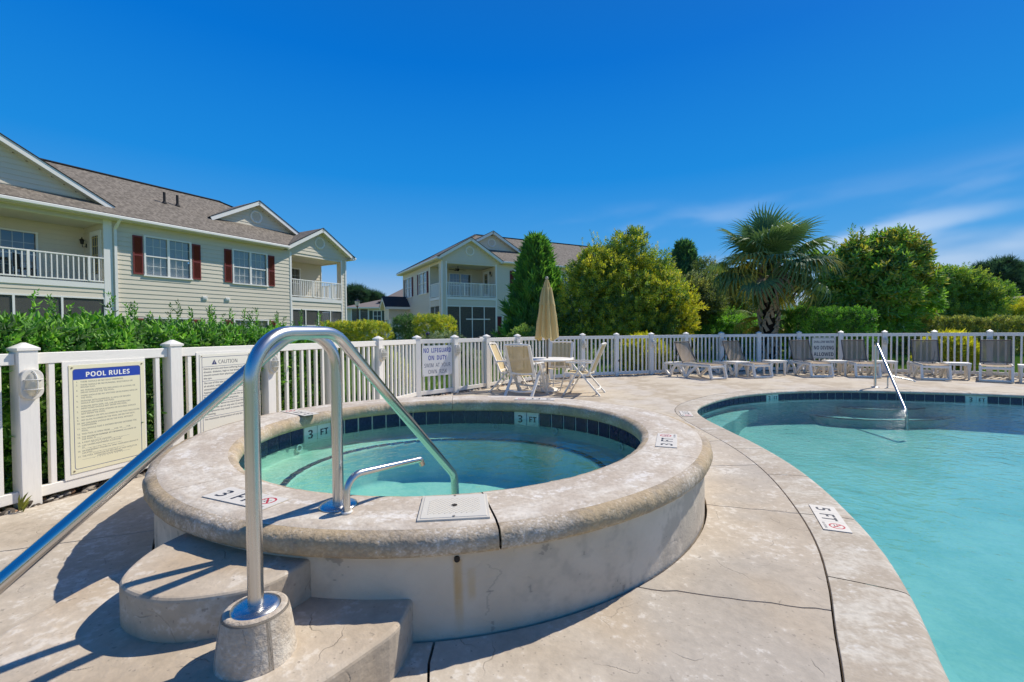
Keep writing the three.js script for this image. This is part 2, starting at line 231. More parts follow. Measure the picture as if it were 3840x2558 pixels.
const shift = (L, g) => { const a = L[0], b = L.at(-1), l = Math.hypot(b[0] - a[0], b[1] - a[1]), nx = -(b[1] - a[1]) / l * g, nz = (b[0] - a[0]) / l * g; return L.map(([x, z]) => [x + nx, z + nz]); };
const rev = (L) => [...L].reverse();

// ---------------------------------------------------------------- ground and lawn
{
  const hole = [...LP.map((p, i) => { const q = lipAt(i, 0.2); return [q.x, -q.z]; })];
  const sh = new THREE.Shape([[-300, -120], [300, -120], [300, 420], [-300, 420]].map((p) => new THREE.Vector2(...p)));
  sh.holes.push(new THREE.Path(hole.map((p) => new THREE.Vector2(...p))));
  sh.holes.push(new THREE.Path(spaArc(1.85, 0, 359, 60).map((p) => new THREE.Vector2(...p))));
  const g = new THREE.ShapeGeometry(sh).rotateX(-Math.PI / 2).translate(0, -0.05, 0); planar(g, 1.5);
  struct('ground', g, M.lawn);
}
// joints of the concrete, both as in the photograph and out of sight
const jB = wob(spaArc(2.012, -6, -6, 1)[0], [2.25, 4.32], 5), jIdx = (p) => nearestLip(p);
const G = 0.005;
const iTop = jIdx([2.70, 5.10]), iB = jIdx([2.59, 4.12]), iA = jIdx([2.25, 2.95]), iC = jIdx([1.68, 1.80]), iEnd = jIdx([1.05, -0.2]);
const copP = (i) => { const p = lipAt(i, COPW + 0.008); return [p.x, -p.z]; };
const wallP = (a) => { const p = spaPt(2.016, a * RAD); return [p.x, -p.z]; };
const J0 = wob(wallP(33), copP(iTop), 3), J1 = wob(wallP(9), copP(iB), 4), J2 = wob(wallP(-17), copP(iA), 6), J3 = wob(wallP(-55), copP(iC), 7, 0.009), J4 = wob(wallP(-84), [-0.22, 0.2], 8, 0.012);
const J5 = wob(wallP(-152), [-3.42, 2.46], 9), J6 = wob(wallP(150), [-2.72, 5.72], 10);
const deck = new THREE.Group(); deck.name = numbered('pool_deck'); scene.add(deck); tag(deck, null, null, null, 'structure');
{
  const base = [[-4.9, -3], [-4.9, 0], ...fenceOff(-0.16), [14, 9], [14, -3]];
  const sh = new THREE.Shape(base.map((p) => new THREE.Vector2(...p)));
  sh.holes.push(new THREE.Path(LP.map((p, i) => { const q = lipAt(i, 0.16); return new THREE.Vector2(q.x, -q.z); })));
  sh.holes.push(new THREE.Path(spaArc(1.9, 0, 359, 60).map((p) => new THREE.Vector2(...p))));
  obj('joint_bed', new THREE.ShapeGeometry(sh).rotateX(-Math.PI / 2).translate(0, -0.034, 0), M.joint, deck);
  const s = (pts, mat = M.deck, sc = 4) => obj('deck_slab', slabGeo(pts, -0.045, 0, sc), mat, deck);
  const o = COPW + 0.009, e = 0.1, q = 0.15, jn = (J, g) => shift(J, g).slice(1, -1);
  s([...jn(J0, -G), ...copOuter(iTop - e, iB + e, o), ...rev(jn(J1, G)), ...spaArc(2.016, 9 + q, 33 - q, 12)]);
  s([...jn(J1, -G), ...copOuter(iB - e, iA + e, o), ...rev(jn(J2, G)), ...spaArc(2.016, -17 + q, 9 - q, 12)]);
  s([...jn(J2, -G), ...copOuter(iA - e, iC + e, o), ...rev(jn(J3, G)), ...spaArc(2.016, -55 + q, -17 - q, 12)]);
  s([...jn(J3, -G), ...copOuter(iC - e, iEnd - LN, o), [0.6, -2.4], [-0.215, -2.4], ...rev(jn(J4, G)), ...spaArc(2.016, -84 + q, -55 - q, 14)]);
  const L = fenceOff(0.10);
  const iz = (z) => { let b = 0; L.forEach((p, i) => { if (Math.abs(p[1] - z) < Math.abs(L[b][1] - z) && p[0] < 0) b = i; }); return b; };
  const k5 = iz(2.46), k6 = iz(5.72);
  s([...jn(J4, -G), [-0.225, -2.4], [-4.6, -2.4], [-4.6, 0.3], ...L.slice(0, k5), ...rev(jn(J5, G)), ...spaArc(2.016, -152 + q, -84 - q, 30)]);
  s([...jn(J5, -G), ...L.slice(k5 + 1, k6), ...rev(jn(J6, G)), ...spaArc(2.016, 150 + q, 208 - q, 24)]);
  // far deck, broom finished, split by one saw cut
  const iF = jIdx([8.1, 9.0]), cF = copP(iF), kF = (() => { let b = 0, bd = 9e9; L.forEach((p, i) => { const d = (p[0] - 9.75) ** 2 + (p[1] - 13.1) ** 2; if (d < bd) { bd = d; b = i; } }); return b; })();
  const JF = wob(cF, L[kF], 12, 0.003);
  s([...spaArc(2.016, 33 + q, 150 - q, 40), ...jn(J6, -G), ...L.slice(k6, kF), ...rev(jn(JF, 0.003)), ...copOuter(iF - e, iTop + e, o), ...rev(jn(J0, G))], M.broom, 2);
  const iR = jIdx([11.2, 6.2]);
  s([...shift(JF, -0.003), ...L.slice(kF + 1), [13.8, 9], [13.8, 6], ...copOuter(iR, iF, o)], M.broom, 2);
  s([[13.8, 5.98], [13.8, -2.4], [8.2, -2.4], ...copOuter(jIdx([9, 0.6]), iR, o)], M.broom, 2);
}
// mulch strip and river stones under the fence
{
  const a = fenceOff(0.11), b = fenceOff(-0.75), g = quadGrid([a.map((p) => P3(p, -0.018)), b.map((p) => P3(p, -0.022))], false, (i, j, p) => [p.x * 1.6, p.z * 1.6]);
  struct('mulch_bed', g, M.soil);
  const r = rng(901), st = new THREE.IcosahedronGeometry(0.5, 1); { const p = st.attributes.position; for (let i = 0; i < p.count; i++) { const v = V(p.getX(i), p.getY(i), p.getZ(i)); const k = 1 + 0.25 * IN.noise(v.x * 3, v.y * 3, v.z * 3); p.setXYZ(i, v.x * k, v.y * k * 0.6, v.z * k); } st.computeVertexNormals(); }
  const n = 5200, im = new THREE.InstancedMesh(st, std(1, 1, 1, 0.8), n), m = new THREE.Matrix4(), q = new THREE.Quaternion(), e = new THREE.Euler();
  for (let i = 0; i < n; i++) { const t = r(), p = FC.getPoint(t), d = FC.getTangent(t), o = 0.10 - 0.42 * Math.pow(r(), 1.2), s = 0.018 + 0.05 * r() * r() + 0.015 * r(); q.setFromEuler(e.set(r() * 0.6, r() * 6.3, r() * 0.6)); m.compose(V(p.x - d.z * o, -0.012 + s * 0.12, p.z + d.x * o), q, V(s * (1 + r()), s, s)); im.setMatrixAt(i, m); const w = r(); im.setColorAt(i, w < 0.3 ? col(0.09, 0.07, 0.05) : w < 0.7 ? col(0.30, 0.25, 0.19) : w < 0.9 ? col(0.45, 0.40, 0.33) : col(0.34, 0.19, 0.10)); }
  im.name = numbered('river_stones'); im.castShadow = im.receiveShadow = true; scene.add(im); tag(im, 'rounded river stones and mulch lying along the fence foot', 'gravel', null, 'stuff');
}

// ---------------------------------------------------------------- swimming pool
const tileGeo = rbox(0.1465, 0.150, 0.012, 0, 0, 0, 0.003, 1);
function textPlate(w, h, W, H, draw, t = 0.004, rough = 0.5) { // thin printed plate lying in xz, print on top
  const c = document.createElement('canvas'); c.width = W; c.height = H; const x = c.getContext('2d'); draw(x, W, H);
  const tx = new THREE.CanvasTexture(c); tx.colorSpace = THREE.SRGBColorSpace; tx.magFilter = tx.minFilter = THREE.LinearFilter;
  const m = new THREE.MeshStandardMaterial({ map: tx, roughness: rough });
  const g = box(w, h, t, 0, 0, 0), uv = g.attributes.uv, p = g.attributes.position; for (let i = 0; i < uv.count; i++) uv.setXY(i, p.getX(i) / w + 0.5, p.getY(i) / h + 0.5);
  return [g, m];
}
const worn = (x, W, H, seed, n, c) => { const r = rng(seed); for (let i = 0; i < n; i++) { x.fillStyle = c[Math.floor(r() * c.length)]; x.fillRect(r() * W, r() * H, 1 + r() * 3, 1 + r() * 2); } };
function noDiving(x, cx, cy, r) { x.strokeStyle = '#1c1c24'; x.lineWidth = r * 0.09; x.beginPath(); x.moveTo(cx - r * 0.7, cy - r * 0.1); x.lineTo(cx + r * 0.1, cy - r * 0.05); x.lineTo(cx + r * 0.45, cy + r * 0.35); x.stroke(); x.beginPath(); x.moveTo(cx - r * 0.6, cy + r * 0.3); x.lineTo(cx - r * 0.3, cy + r * 0.22); x.lineTo(cx, cy + r * 0.32); x.lineTo(cx + r * 0.35, cy - r * 0.3); x.stroke(); x.strokeStyle = '#b3202a'; x.lineWidth = r * 0.2; x.beginPath(); x.arc(cx, cy, r * 0.86, 0, 7); x.stroke(); x.beginPath(); x.moveTo(cx - r * 0.6, cy - r * 0.6); x.lineTo(cx + r * 0.6, cy + r * 0.6); x.stroke(); }
const depthPlate = (n, bg = '#d6cec0') => (x, W, H) => { x.fillStyle = bg; x.fillRect(0, 0, W, H); x.fillStyle = '#20222c'; x.textAlign = 'center'; x.textBaseline = 'middle'; x.font = `bold ${H * 0.78}px sans-serif`; x.fillText(n, W * 0.16, H * 0.52); x.fillText('FT', W * 0.49, H * 0.52); x.strokeStyle = '#9a958c'; x.lineWidth = 2; x.strokeRect(W * 0.31, 0, 1, H); x.strokeRect(W * 0.67, 0, 1, H); noDiving(x, W * 0.83, H * 0.42, H * 0.30); x.fillStyle = '#20222c'; x.font = `bold ${H * 0.13}px sans-serif`; x.fillText('NO DIVING', W * 0.835, H * 0.86); worn(x, W, H, 5, 260, ['#cfc9bc', '#bdb6a8', '#ddd8cc']); };
const tileMark = (ch) => (x, W, H) => { x.fillStyle = '#c9d2cc'; x.fillRect(0, 0, W, H); x.fillStyle = '#1a1d24'; x.textAlign = 'center'; x.textBaseline = 'middle'; x.font = `bold ${H * (ch.length > 1 ? 0.62 : 0.8)}px sans-serif`; x.fillText(ch, W / 2, H * 0.54); worn(x, W, H, 9, 80, ['#b7c0ba', '#d6ddd8']); };
const [tg3, tm3] = textPlate(0.15, 0.15, 128, 128, tileMark('3'), 0.012, 0.2), [tgF, tmF] = textPlate(0.15, 0.15, 128, 128, tileMark('FT'), 0.012, 0.2);
const WAT = -0.135;
{
  const basin = new THREE.Group(); basin.name = numbered('pool_basin'); scene.add(basin); tag(basin, null, null, null, 'structure');
  const sect = [[0.085, -0.06], [0.085, -0.42], [0.06, -0.52], [-0.08, -0.62], [-0.35, -0.66]];
  obj('basin_wall', quadGrid(sect.map(([o, y]) => { const r = []; for (let i = 0; i <= LN; i += 4) r.push(lipAt(i, o, y)); return r; }), false, (i, j, p) => [p.x * 0.5 + p.y * 0.3, p.z * 0.5 + p.y]), M.basin, basin);
  obj('basin_floor', planar(new THREE.ShapeGeometry(new THREE.Shape(Array.from({ length: LN / 4 }, (_, k) => { const p = lipAt(k * 4, -0.34); return new THREE.Vector2(p.x, -p.z); }))).rotateX(-Math.PI / 2).translate(0, -0.66, 0), 2), M.basin, basin);
  // bench ledge under water on the left shore and steps below the rail
  const l0 = jIdx([2.71, 5.8]), l1 = jIdx([4.9, 9.0]), led = [[0.08, -0.30], [-0.30, -0.30], [-0.33, -0.33], [-0.33, -0.66]];
  obj('ledge', quadGrid(led.map(([o, y]) => { const r = []; for (let i = l0; i <= l1; i += 2) r.push(lipAt(i, o * sstep(l0, l0 + 30, i) * (o < 0 ? sstep(l1, l1 - 30, i) : 1), y)); return r; }), false, (i, j, p) => [p.x * 0.5, p.z * 0.5]), M.basin, basin);
  [[0.45, -0.34], [0.75, -0.50]].forEach(([R, y], k) => { const sh = []; for (let a = 0; a < 40; a++) sh.push([7.55 + 1.9 * R * Math.cos(a / 40 * 6.2832), 9.30 + R * Math.sin(a / 40 * 6.2832) * 0.9]); const g = slabGeo(sh, -0.70 - k * 0.002, y, 2, 0.02); obj('pool_step', g, M.basin, basin); const edge = []; for (let a = 21; a < 40; a++) edge.push(V(sh[a][0], y + 0.003, -sh[a][1])); obj('step_edge', tube(edge, 0.012, 40, 6), std(0.02, 0.05, 0.12, 0.4), basin); });
  // waterline tiles, one by one where the camera can see them
  const nT = Math.round(LIPLEN / 0.1555); const z = V(0, 0, 1), q = new THREE.Quaternion();
  obj('grout_band', quadGrid([-0.045, -0.245].map((y) => { const r = []; for (let i = 0; i <= LN; i += 3) r.push(lipAt(i, 0.078, y)); return r; })), M.grout, basin);
  const mk = new Map([[5.28, 8.8], [8.5, 8.0]].map(([x, zz]) => [Math.round(jIdx([x, zz]) / LN * nT), 1]));
  for (let k = 0; k < nT; k++) { const i = (k + 0.5) / nT * LN, p = lipAt(i, 0.072, -0.128); if (p.z > 0.8) continue; let g = tileGeo, m = M.tile; if (mk.has(k)) { g = tg3; m = tm3; } else if (mk.has(k - 1)) { g = tgF; m = tmF; } const t = obj(g === tileGeo ? 'tile' : 'depth_tile', g, m, basin); t.position.copy(p); const n = lipAt(i, 0).sub(lipAt(i, 0.1)).normalize(); t.quaternion.copy(q.setFromUnitVectors(z, n)); t.rotation.reorder('YXZ'); }
  // coping, stone by stone
  const cop = new THREE.Group(); cop.name = numbered('pool_coping'); scene.add(cop); tag(cop, null, null, null, 'structure');
  const prof = [[COPW, -0.06], [COPW, -0.004], [COPW - 0.004, 0.0], [0.2, 0.002], [0.05, 0.002], [0.02, -0.002], [0.004, -0.012], [-0.004, -0.028], [0.002, -0.044], [0.016, -0.055], [0.05, -0.060], [0.10, -0.060]];
  const nS = Math.round(LIPLEN / 0.92), off = iA / LN * nS % 1;
  for (let k = 0; k < nS; k++) { const a = (k + off) / nS * LN + 0.07, b = (k + 1 + off) / nS * LN - 0.07, st = 26, rows = prof.map(([o, y]) => { const r = []; for (let s = 0; s <= st; s++) { const p = lipAt(lerp(a, b, s / st), o, y), nz = 0.0035 * fbm3(p.x * 9, p.z * 9, y * 20, 3); if (o < 0.06) p.addScaledVector(LNRM[((Math.round(lerp(a, b, s / st)) % LN) + LN) % LN], nz * 1.6); p.y += nz * 0.7 + 0.004 * 0; r.push(p); } return r; });
    obj('coping_stone', quadGrid(rows, false, (i, j, p) => [p.x / 2, (p.z + p.y * 2) / 2]), M.coping, cop); }
  // water
  const sh = new THREE.Shape(LP.filter((_, i) => i % 2 === 0).map((p, i) => { const w = lipAt(i * 2, 0.066); return new THREE.Vector2(w.x, -w.z); }));
  const wg = planar(new THREE.ShapeGeometry(sh).rotateX(-Math.PI / 2).translate(0, WAT, 0), 1);
  struct('pool_water', wg, new THREE.MeshPhysicalMaterial({ color: col(0.66, 0.91, 0.89), transmission: 1, thickness: 0, ior: 1.333, roughness: 0.015, bumpMap: wrap(T.ripple, 0.42), bumpScale: 0.013, side: THREE.DoubleSide }));
}

// ---------------------------------------------------------------- raised spa
const HR = 0.456, HW = 0.232;
const spa = thing('raised_spa', 'round raised concrete spa with bullnose rim and blue tiled waterline', 'hot tub', [SC[0], 0, -SC[1]]);
{
  const o3 = V(SC[0], 0, -SC[1]);
  const ring = (prof, a0, a1, n, disp = 0, uvs = 2) => { const rows = prof.map(([R, y, d = 0]) => { const r = []; for (let k = 0; k <= n; k++) { const t = lerp(a0, a1, k / n) * RAD; const p = spaPt(R, t, y); if (disp && d) { const m = disp * d * (fbm3(p.x * 7, y * 9, p.z * 7, 4) * 1.3 + 0.5 * fbm3(p.x * 26, y * 22, p.z * 26, 2)); const out = p.clone().sub(o3).setY(0).normalize(); p.addScaledVector(out, m * (R > 1.8 ? 1 : -1)); p.y += m * 0.35; } r.push(p.sub(o3)); } return r; }); let acc = [0]; for (let i = 1; i < prof.length; i++) acc.push(acc[i - 1] + Math.hypot(prof[i][0] - prof[i - 1][0], prof[i][1] - prof[i - 1][1])); return quadGrid(rows, false, (i, j, p) => [lerp(a0, a1, j / n) * RAD * 1.8 / uvs, acc[i] / uvs]); };
  // wall, with the stains that the photograph shows on it
  const N = 2048, H = 256, a = noiseField(2048, 24, 6, 501, 0.6), b = noiseField(2048, 128, 4, 517, 0.7), c = noiseField(2048, 10, 5, 533, 0.55);
  const uOf = (deg) => ((deg + 360) % 360) / 360 * N, ru = uOf(-81.3);
  const wt = colorTex(N, (i, x, y) => {
    const j = ((y >> 2) + 300) * 2048 + x, h = y / H; let k = mix3([0.54, 0.445, 0.325], [0.68, 0.585, 0.455], sstep(0.34, 0.66, c[j] * 0.5 + a[j] * 0.5));
    k = mix3(k, [0.42, 0.36, 0.275], 0.6 * sstep(0.47, 0.60, a[((y >> 5) + 900) * 2048 + x] * 0.6 + b[j] * 0.4));
    k = mix3(k, [0.56, 0.55, 0.42], 0.35 * sstep(0.55, 0.7, c[(j + 70000) % c.length]));
    const dx = x - ru - 4 * (a[(y >> 2) * 2048] - 0.5), run = (1 - sstep(1.2, 4.2, Math.abs(dx))) * sstep(0.05, 0.45, h + 0.6 * (a[j] - 0.5)) * (1 - sstep(0.88, 0.90, h)); k = mix3(k, [0.50, 0.30, 0.10], 0.9 * run * (0.1 + 1.3 * b[(y >> 4) * 2048 + x]));
    const r2 = (1 - sstep(1, 4, Math.abs(dx - 9))) * sstep(0.35, 0.5, h) * (1 - sstep(0.74, 0.8, h)); k = mix3(k, [0.50, 0.33, 0.14], 0.45 * r2 * b[j] * 1.6);
    const crack = h > 0.2 && Math.abs(dx - 22 - 60 * (a[(y >> 1) * 2048 + 700] - 0.5)) < 0.6 && h < 0.8; if (crack) k = mix3(k, [0.30, 0.26, 0.21], 0.5);
    if (b[j] > 0.74) k = mix3(k, [0.2, 0.18, 0.15], 0.5);
    return [k[0], k[1], k[2]];
  }, H);
  const wm = new THREE.MeshStandardMaterial({ map: wt, bumpMap: wrap(T.deckB, 6, 0.2), bumpScale: 0.004, roughness: 0.9, side: THREE.DoubleSide });
  const n = 200, rows = [-0.05, 0.0, 0.02, 0.1, 0.2, 0.3, 0.36].map((y) => { const r = []; for (let k = 0; k <= n; k++) { const t = k / n * 2 * Math.PI, q = spaPt(2.0 + 0.004 * fbm3(Math.cos(t) * 6, y * 4, Math.sin(t) * 6, 3), t, y); r.push(q.sub(o3)); } return r; });
  obj('wall', quadGrid(rows, false, (i, j) => [j / n, ([-0.05, 0, 0.02, 0.1, 0.2, 0.3, 0.36][i]) / 0.36]), wm, spa);
  // rim pieces, split at the joints
  const joints = [-76.4, -31, 6.5, 48, 96.5, 165, 189.5, 231.2, 283.6];
  for (let k = 0; k < joints.length - 1; k++) {
    const gap = (j) => (j === -76.4 || j === 283.6 ? 0.14 : j === 96.5 || j === 48 ? 0.07 : 0.045), a0 = joints[k] + gap(joints[k]), a1 = joints[k + 1] - gap(joints[k + 1]), st = Math.ceil((a1 - a0) * 2.4);
    const top = obj('rim_stone', ring([[1.615, 0.450, 0.25], [1.64, 0.4545, 0.15], [1.70, HR, 0.06], [1.78, HR, 0.05], [1.86, HR, 0.05], [1.93, HR, 0.06], [1.965, 0.4545, 0.15], [1.985, 0.450, 0.3]], a0, a1, st, 0.008), M.spa, spa);
    obj('nosing', ring([[1.985, 0.450, 0.4], [2.012, 0.4465, 0.8], [2.033, 0.437, 1.1], [2.045, 0.420, 1.2], [2.049, 0.398, 1.2], [2.047, 0.374, 1.1], [2.039, 0.360, 0.8], [2.018, 0.354, 0.5], [1.985, 0.352, 0]], a0, a1, st, 0.0095, 1.0), M.edge, top);
    obj('lip', ring([[1.66, 0.318, 0], [1.61, 0.320, 0.3], [1.575, 0.332, 0.8], [1.558, 0.355, 1], [1.553, 0.385, 1.1], [1.558, 0.412, 1], [1.572, 0.434, 0.8], [1.595, 0.446, 0.5], [1.615, 0.450, 0.25]], a0, a1, st, 0.010, 1.0), M.edge, top);
    for (const e of [a0, a1]) { const t = e * RAD, pr = [[1.66, 0.32], [1.56, 0.35], [1.56, 0.41], [1.6, 0.445], [1.7, 0.454], [1.96, 0.453], [2.01, 0.44], [2.04, 0.40], [2.02, 0.357], [1.9, 0.352]].map(([R, y]) => spaPt(R, t, y).sub(o3)); obj('joint_face', faceGeo(pr), M.joint, top); }
  }
  // waterline tiles
  const nT = 67, mA = Math.round((151 / 360) * nT), mB = Math.round((64 / 360) * nT);
  obj('grout_band', ring([[1.662, 0.325], [1.662, 0.145]], 0, 360, 120), M.grout, spa);
  for (let k = 0; k < nT; k++) { const t = (k + 0.5) / nT * 2 * Math.PI; let g = tileGeo, m = M.tile; if (k === mA || k === mB) { g = tg3; m = tm3; } else if (k === mA - 1 || k === mB - 1) { g = tgF; m = tmF; } const o = obj(g === tileGeo ? 'tile' : 'depth_tile', g, m, spa); o.position.copy(spaPt(1.656, t, 0.238).sub(o3)); o.rotation.y = t - Math.PI / 2 - Math.PI; o.rotation.y = -Math.PI / 2 + t; }
  // basin, bench and floor
  const bm = new THREE.MeshStandardMaterial({ map: wrap(T.plaster, 2), color: col(2.2, 1.38, 1.22), roughness: 0.8, side: THREE.DoubleSide });
  obj('basin', ring([[1.66, 0.16], [1.66, 0.065], [1.64, 0.05], [1.30, 0.05], [1.285, 0.04], [1.28, 0.02], [1.28, -0.30], [1.2, -0.36], [0.6, -0.38], [0.001, -0.39]], 0, 360, 120), bm, spa);
  const trimG = new THREE.BoxGeometry(0.128, 0.01, 0.05), nB = 60; for (let k = 0; k < nB; k++) { const t = (k + 0.5) / nB * 2 * Math.PI, o = obj('bench_tile', trimG, M.tile, spa); o.position.copy(spaPt(1.315, t, 0.053).sub(o3)); o.rotation.y = t - Math.PI / 2; }
  for (const d of [20, 52, 78, 100, 135, 158]) { const t = d * RAD, o = obj('jet', new THREE.TorusGeometry(0.032, 0.008, 8, 20), std(0.7, 0.72, 0.7, 0.4), spa); o.position.copy(spaPt(1.648, t, 0.125).sub(o3)); o.rotation.y = t - Math.PI / 2; }
  const w = obj('water', planar(new THREE.ShapeGeometry(new THREE.Shape(Array.from({ length: 120 }, (_, k) => { const p = spaPt(1.65, k / 120 * 2 * Math.PI).sub(o3); return new THREE.Vector2(p.x, -p.z); }))).rotateX(-Math.PI / 2).translate(0, HW, 0), 1), new THREE.MeshPhysicalMaterial({ color: col(0.56, 0.87, 0.82), transmission: 1, thickness: 0, ior: 1.333, roughness: 0.012, bumpMap: wrap(T.ripple, 0.42), bumpScale: 0.007, side: THREE.DoubleSide }), spa);
  // steps and drain hole
  const lo = [[-0.415, 1.90], [-0.412, 1.81], [-0.431, 1.645], [-0.502, 1.532], [-0.604, 1.389], [-0.72, 1.25], [-0.88, 1.12], [-1.08, 1.05], [-1.3, 1.04], [-1.5, 1.1], [-1.68, 1.22], [-1.8, 1.42], [-1.868, 1.634], [-1.862, 1.791], [-1.845, 1.976], [-1.80, 2.12], [-1.70, 2.36], [-1.3, 2.1], [-0.8, 1.95]];
  const up = [[-1.49, 2.2], [-1.543, 2.081], [-1.560, 1.943], [-1.535, 1.80], [-1.488, 1.697], [-1.437, 1.648], [-1.345, 1.600], [-1.238, 1.573], [-1.156, 1.574], [-1.04, 1.602], [-0.981, 1.626], [-0.914, 1.676], [-0.833, 1.841], [-0.79, 1.98], [-1.1, 2.0]];
  const sm = (L, open) => { const c = new THREE.CatmullRomCurve3(L.map((p) => V(p[0], p[1], 0)), false, 'centripetal'); return c.getPoints(70).map((p) => [p.x, p.y]); };
  const rough = (g, amp) => { const p = g.attributes.position; for (let i = 0; i < p.count; i++) { const m = amp * fbm3(p.getX(i) * 8, p.getY(i) * 8, p.getZ(i) * 8, 3); p.setY(i, p.getY(i) + (p.getY(i) > 0.1 ? m * 0.6 : 0)); p.setX(i, p.getX(i) + m); p.setZ(i, p.getZ(i) + m); } g.computeVertexNormals(); return g; };
  const loc = (L) => L.map(([x, z]) => [x - SC[0], z - SC[1]]);
  obj('lower_step', slabGeo(loc(sm(lo)), -0.03, 0.173, 4, 0.018), M.step, spa);
  obj('upper_step', slabGeo(loc(sm(up)), 0.16, 0.33, 4, 0.016), M.step, spa);
  const hp = spaPt(2.0, -81.3 * RAD, 0.325).sub(o3), hole = obj('drain_hole', new THREE.CylinderGeometry(0.012, 0.012, 0.02, 16).rotateX(Math.PI / 2), M.joint, spa); hole.position.copy(hp); hole.rotation.y = -81.3 * RAD + Math.PI / 2;
}
// depth plates on the coping and rim
function plate(ch, [x, z], y, deg, w, d, label, rot = 0) {
  const [g, m] = textPlate(w, d, 512, Math.round(512 * d / w), depthPlate(ch)); g.rotateX(-Math.PI / 2);
  const o = obj('depth_marker', g, m); o.position.set(x, y, -z); o.rotation.y = deg * RAD; return tag(o, label, 'depth marker');
}
plate('3', [-1.30, 2.19], HR + 0.0035, -24, 0.43, 0.142, 'white 3 FT no diving plate on spa rim beside the step handrail');
plate('3', [1.115, 3.28], HR + 0.0035, 70, 0.42, 0.142, 'white 3 FT no diving plate on spa rim facing the pool');
plate('3', [-2.155, 4.585], HR + 0.0035, 143 - 180 + 180, 0.47, 0.155, 'faded 3 FT plate on spa rim near the caution sign');
plate('3', [0.265, 5.36], HR + 0.0035, 170, 0.47, 0.155, 'faded 3 FT plate on spa rim towards the patio table');
plate('5', [2.085, 2.985], 0.006, -113, 0.44, 0.15, 'white 5 FT no diving plate set in pool coping');
plate('3', [2.60, 6.80], 0.006, -105, 0.42, 0.16, 'white 3 FT plate set in pool coping at the narrow bend');
// skimmer lid
{
  const t = thing('skimmer_lid', 'square off-white plastic access lid with hatched top on spa rim', 'access cover', [-0.268, HR - 0.002, -2.052], 6 * RAD);
  obj('frame', rbox(0.31, 0.012, 0.285, 0, 0.004, 0, 0.003), std(0.58, 0.53, 0.44, 0.5), t);
  obj('cover', rbox(0.285, 0.008, 0.258, 0, 0.0085, 0, 0.003), std(0.64, 0.59, 0.49, 0.45), t);
  const ribs = []; for (let k = -9; k <= 9; k++) { const a = k * 0.024; const x0 = Math.max(-0.115, a - 0.09), x1 = Math.min(0.115, a + 0.09); if (x1 - x0 < 0.02) continue; ribs.push(bar(V(x0, 0.0135, -(x0 - a) ), V(x1, 0.0135, -(x1 - a)), 0.004, 0.003)); }
  obj('hatching', ribs, std(0.58, 0.53, 0.44, 0.5), t);
  obj('finger_hole', cyl(0.013, 0.013, 0.004, 0, 0.0115, 0.0), M.joint, t);
  for (const s of [-1, 1]) obj('screw', cyl(0.006, 0.006, 0.003, 0, 0.012, s * 0.122), std(0.25, 0.22, 0.18, 0.5), t);
}
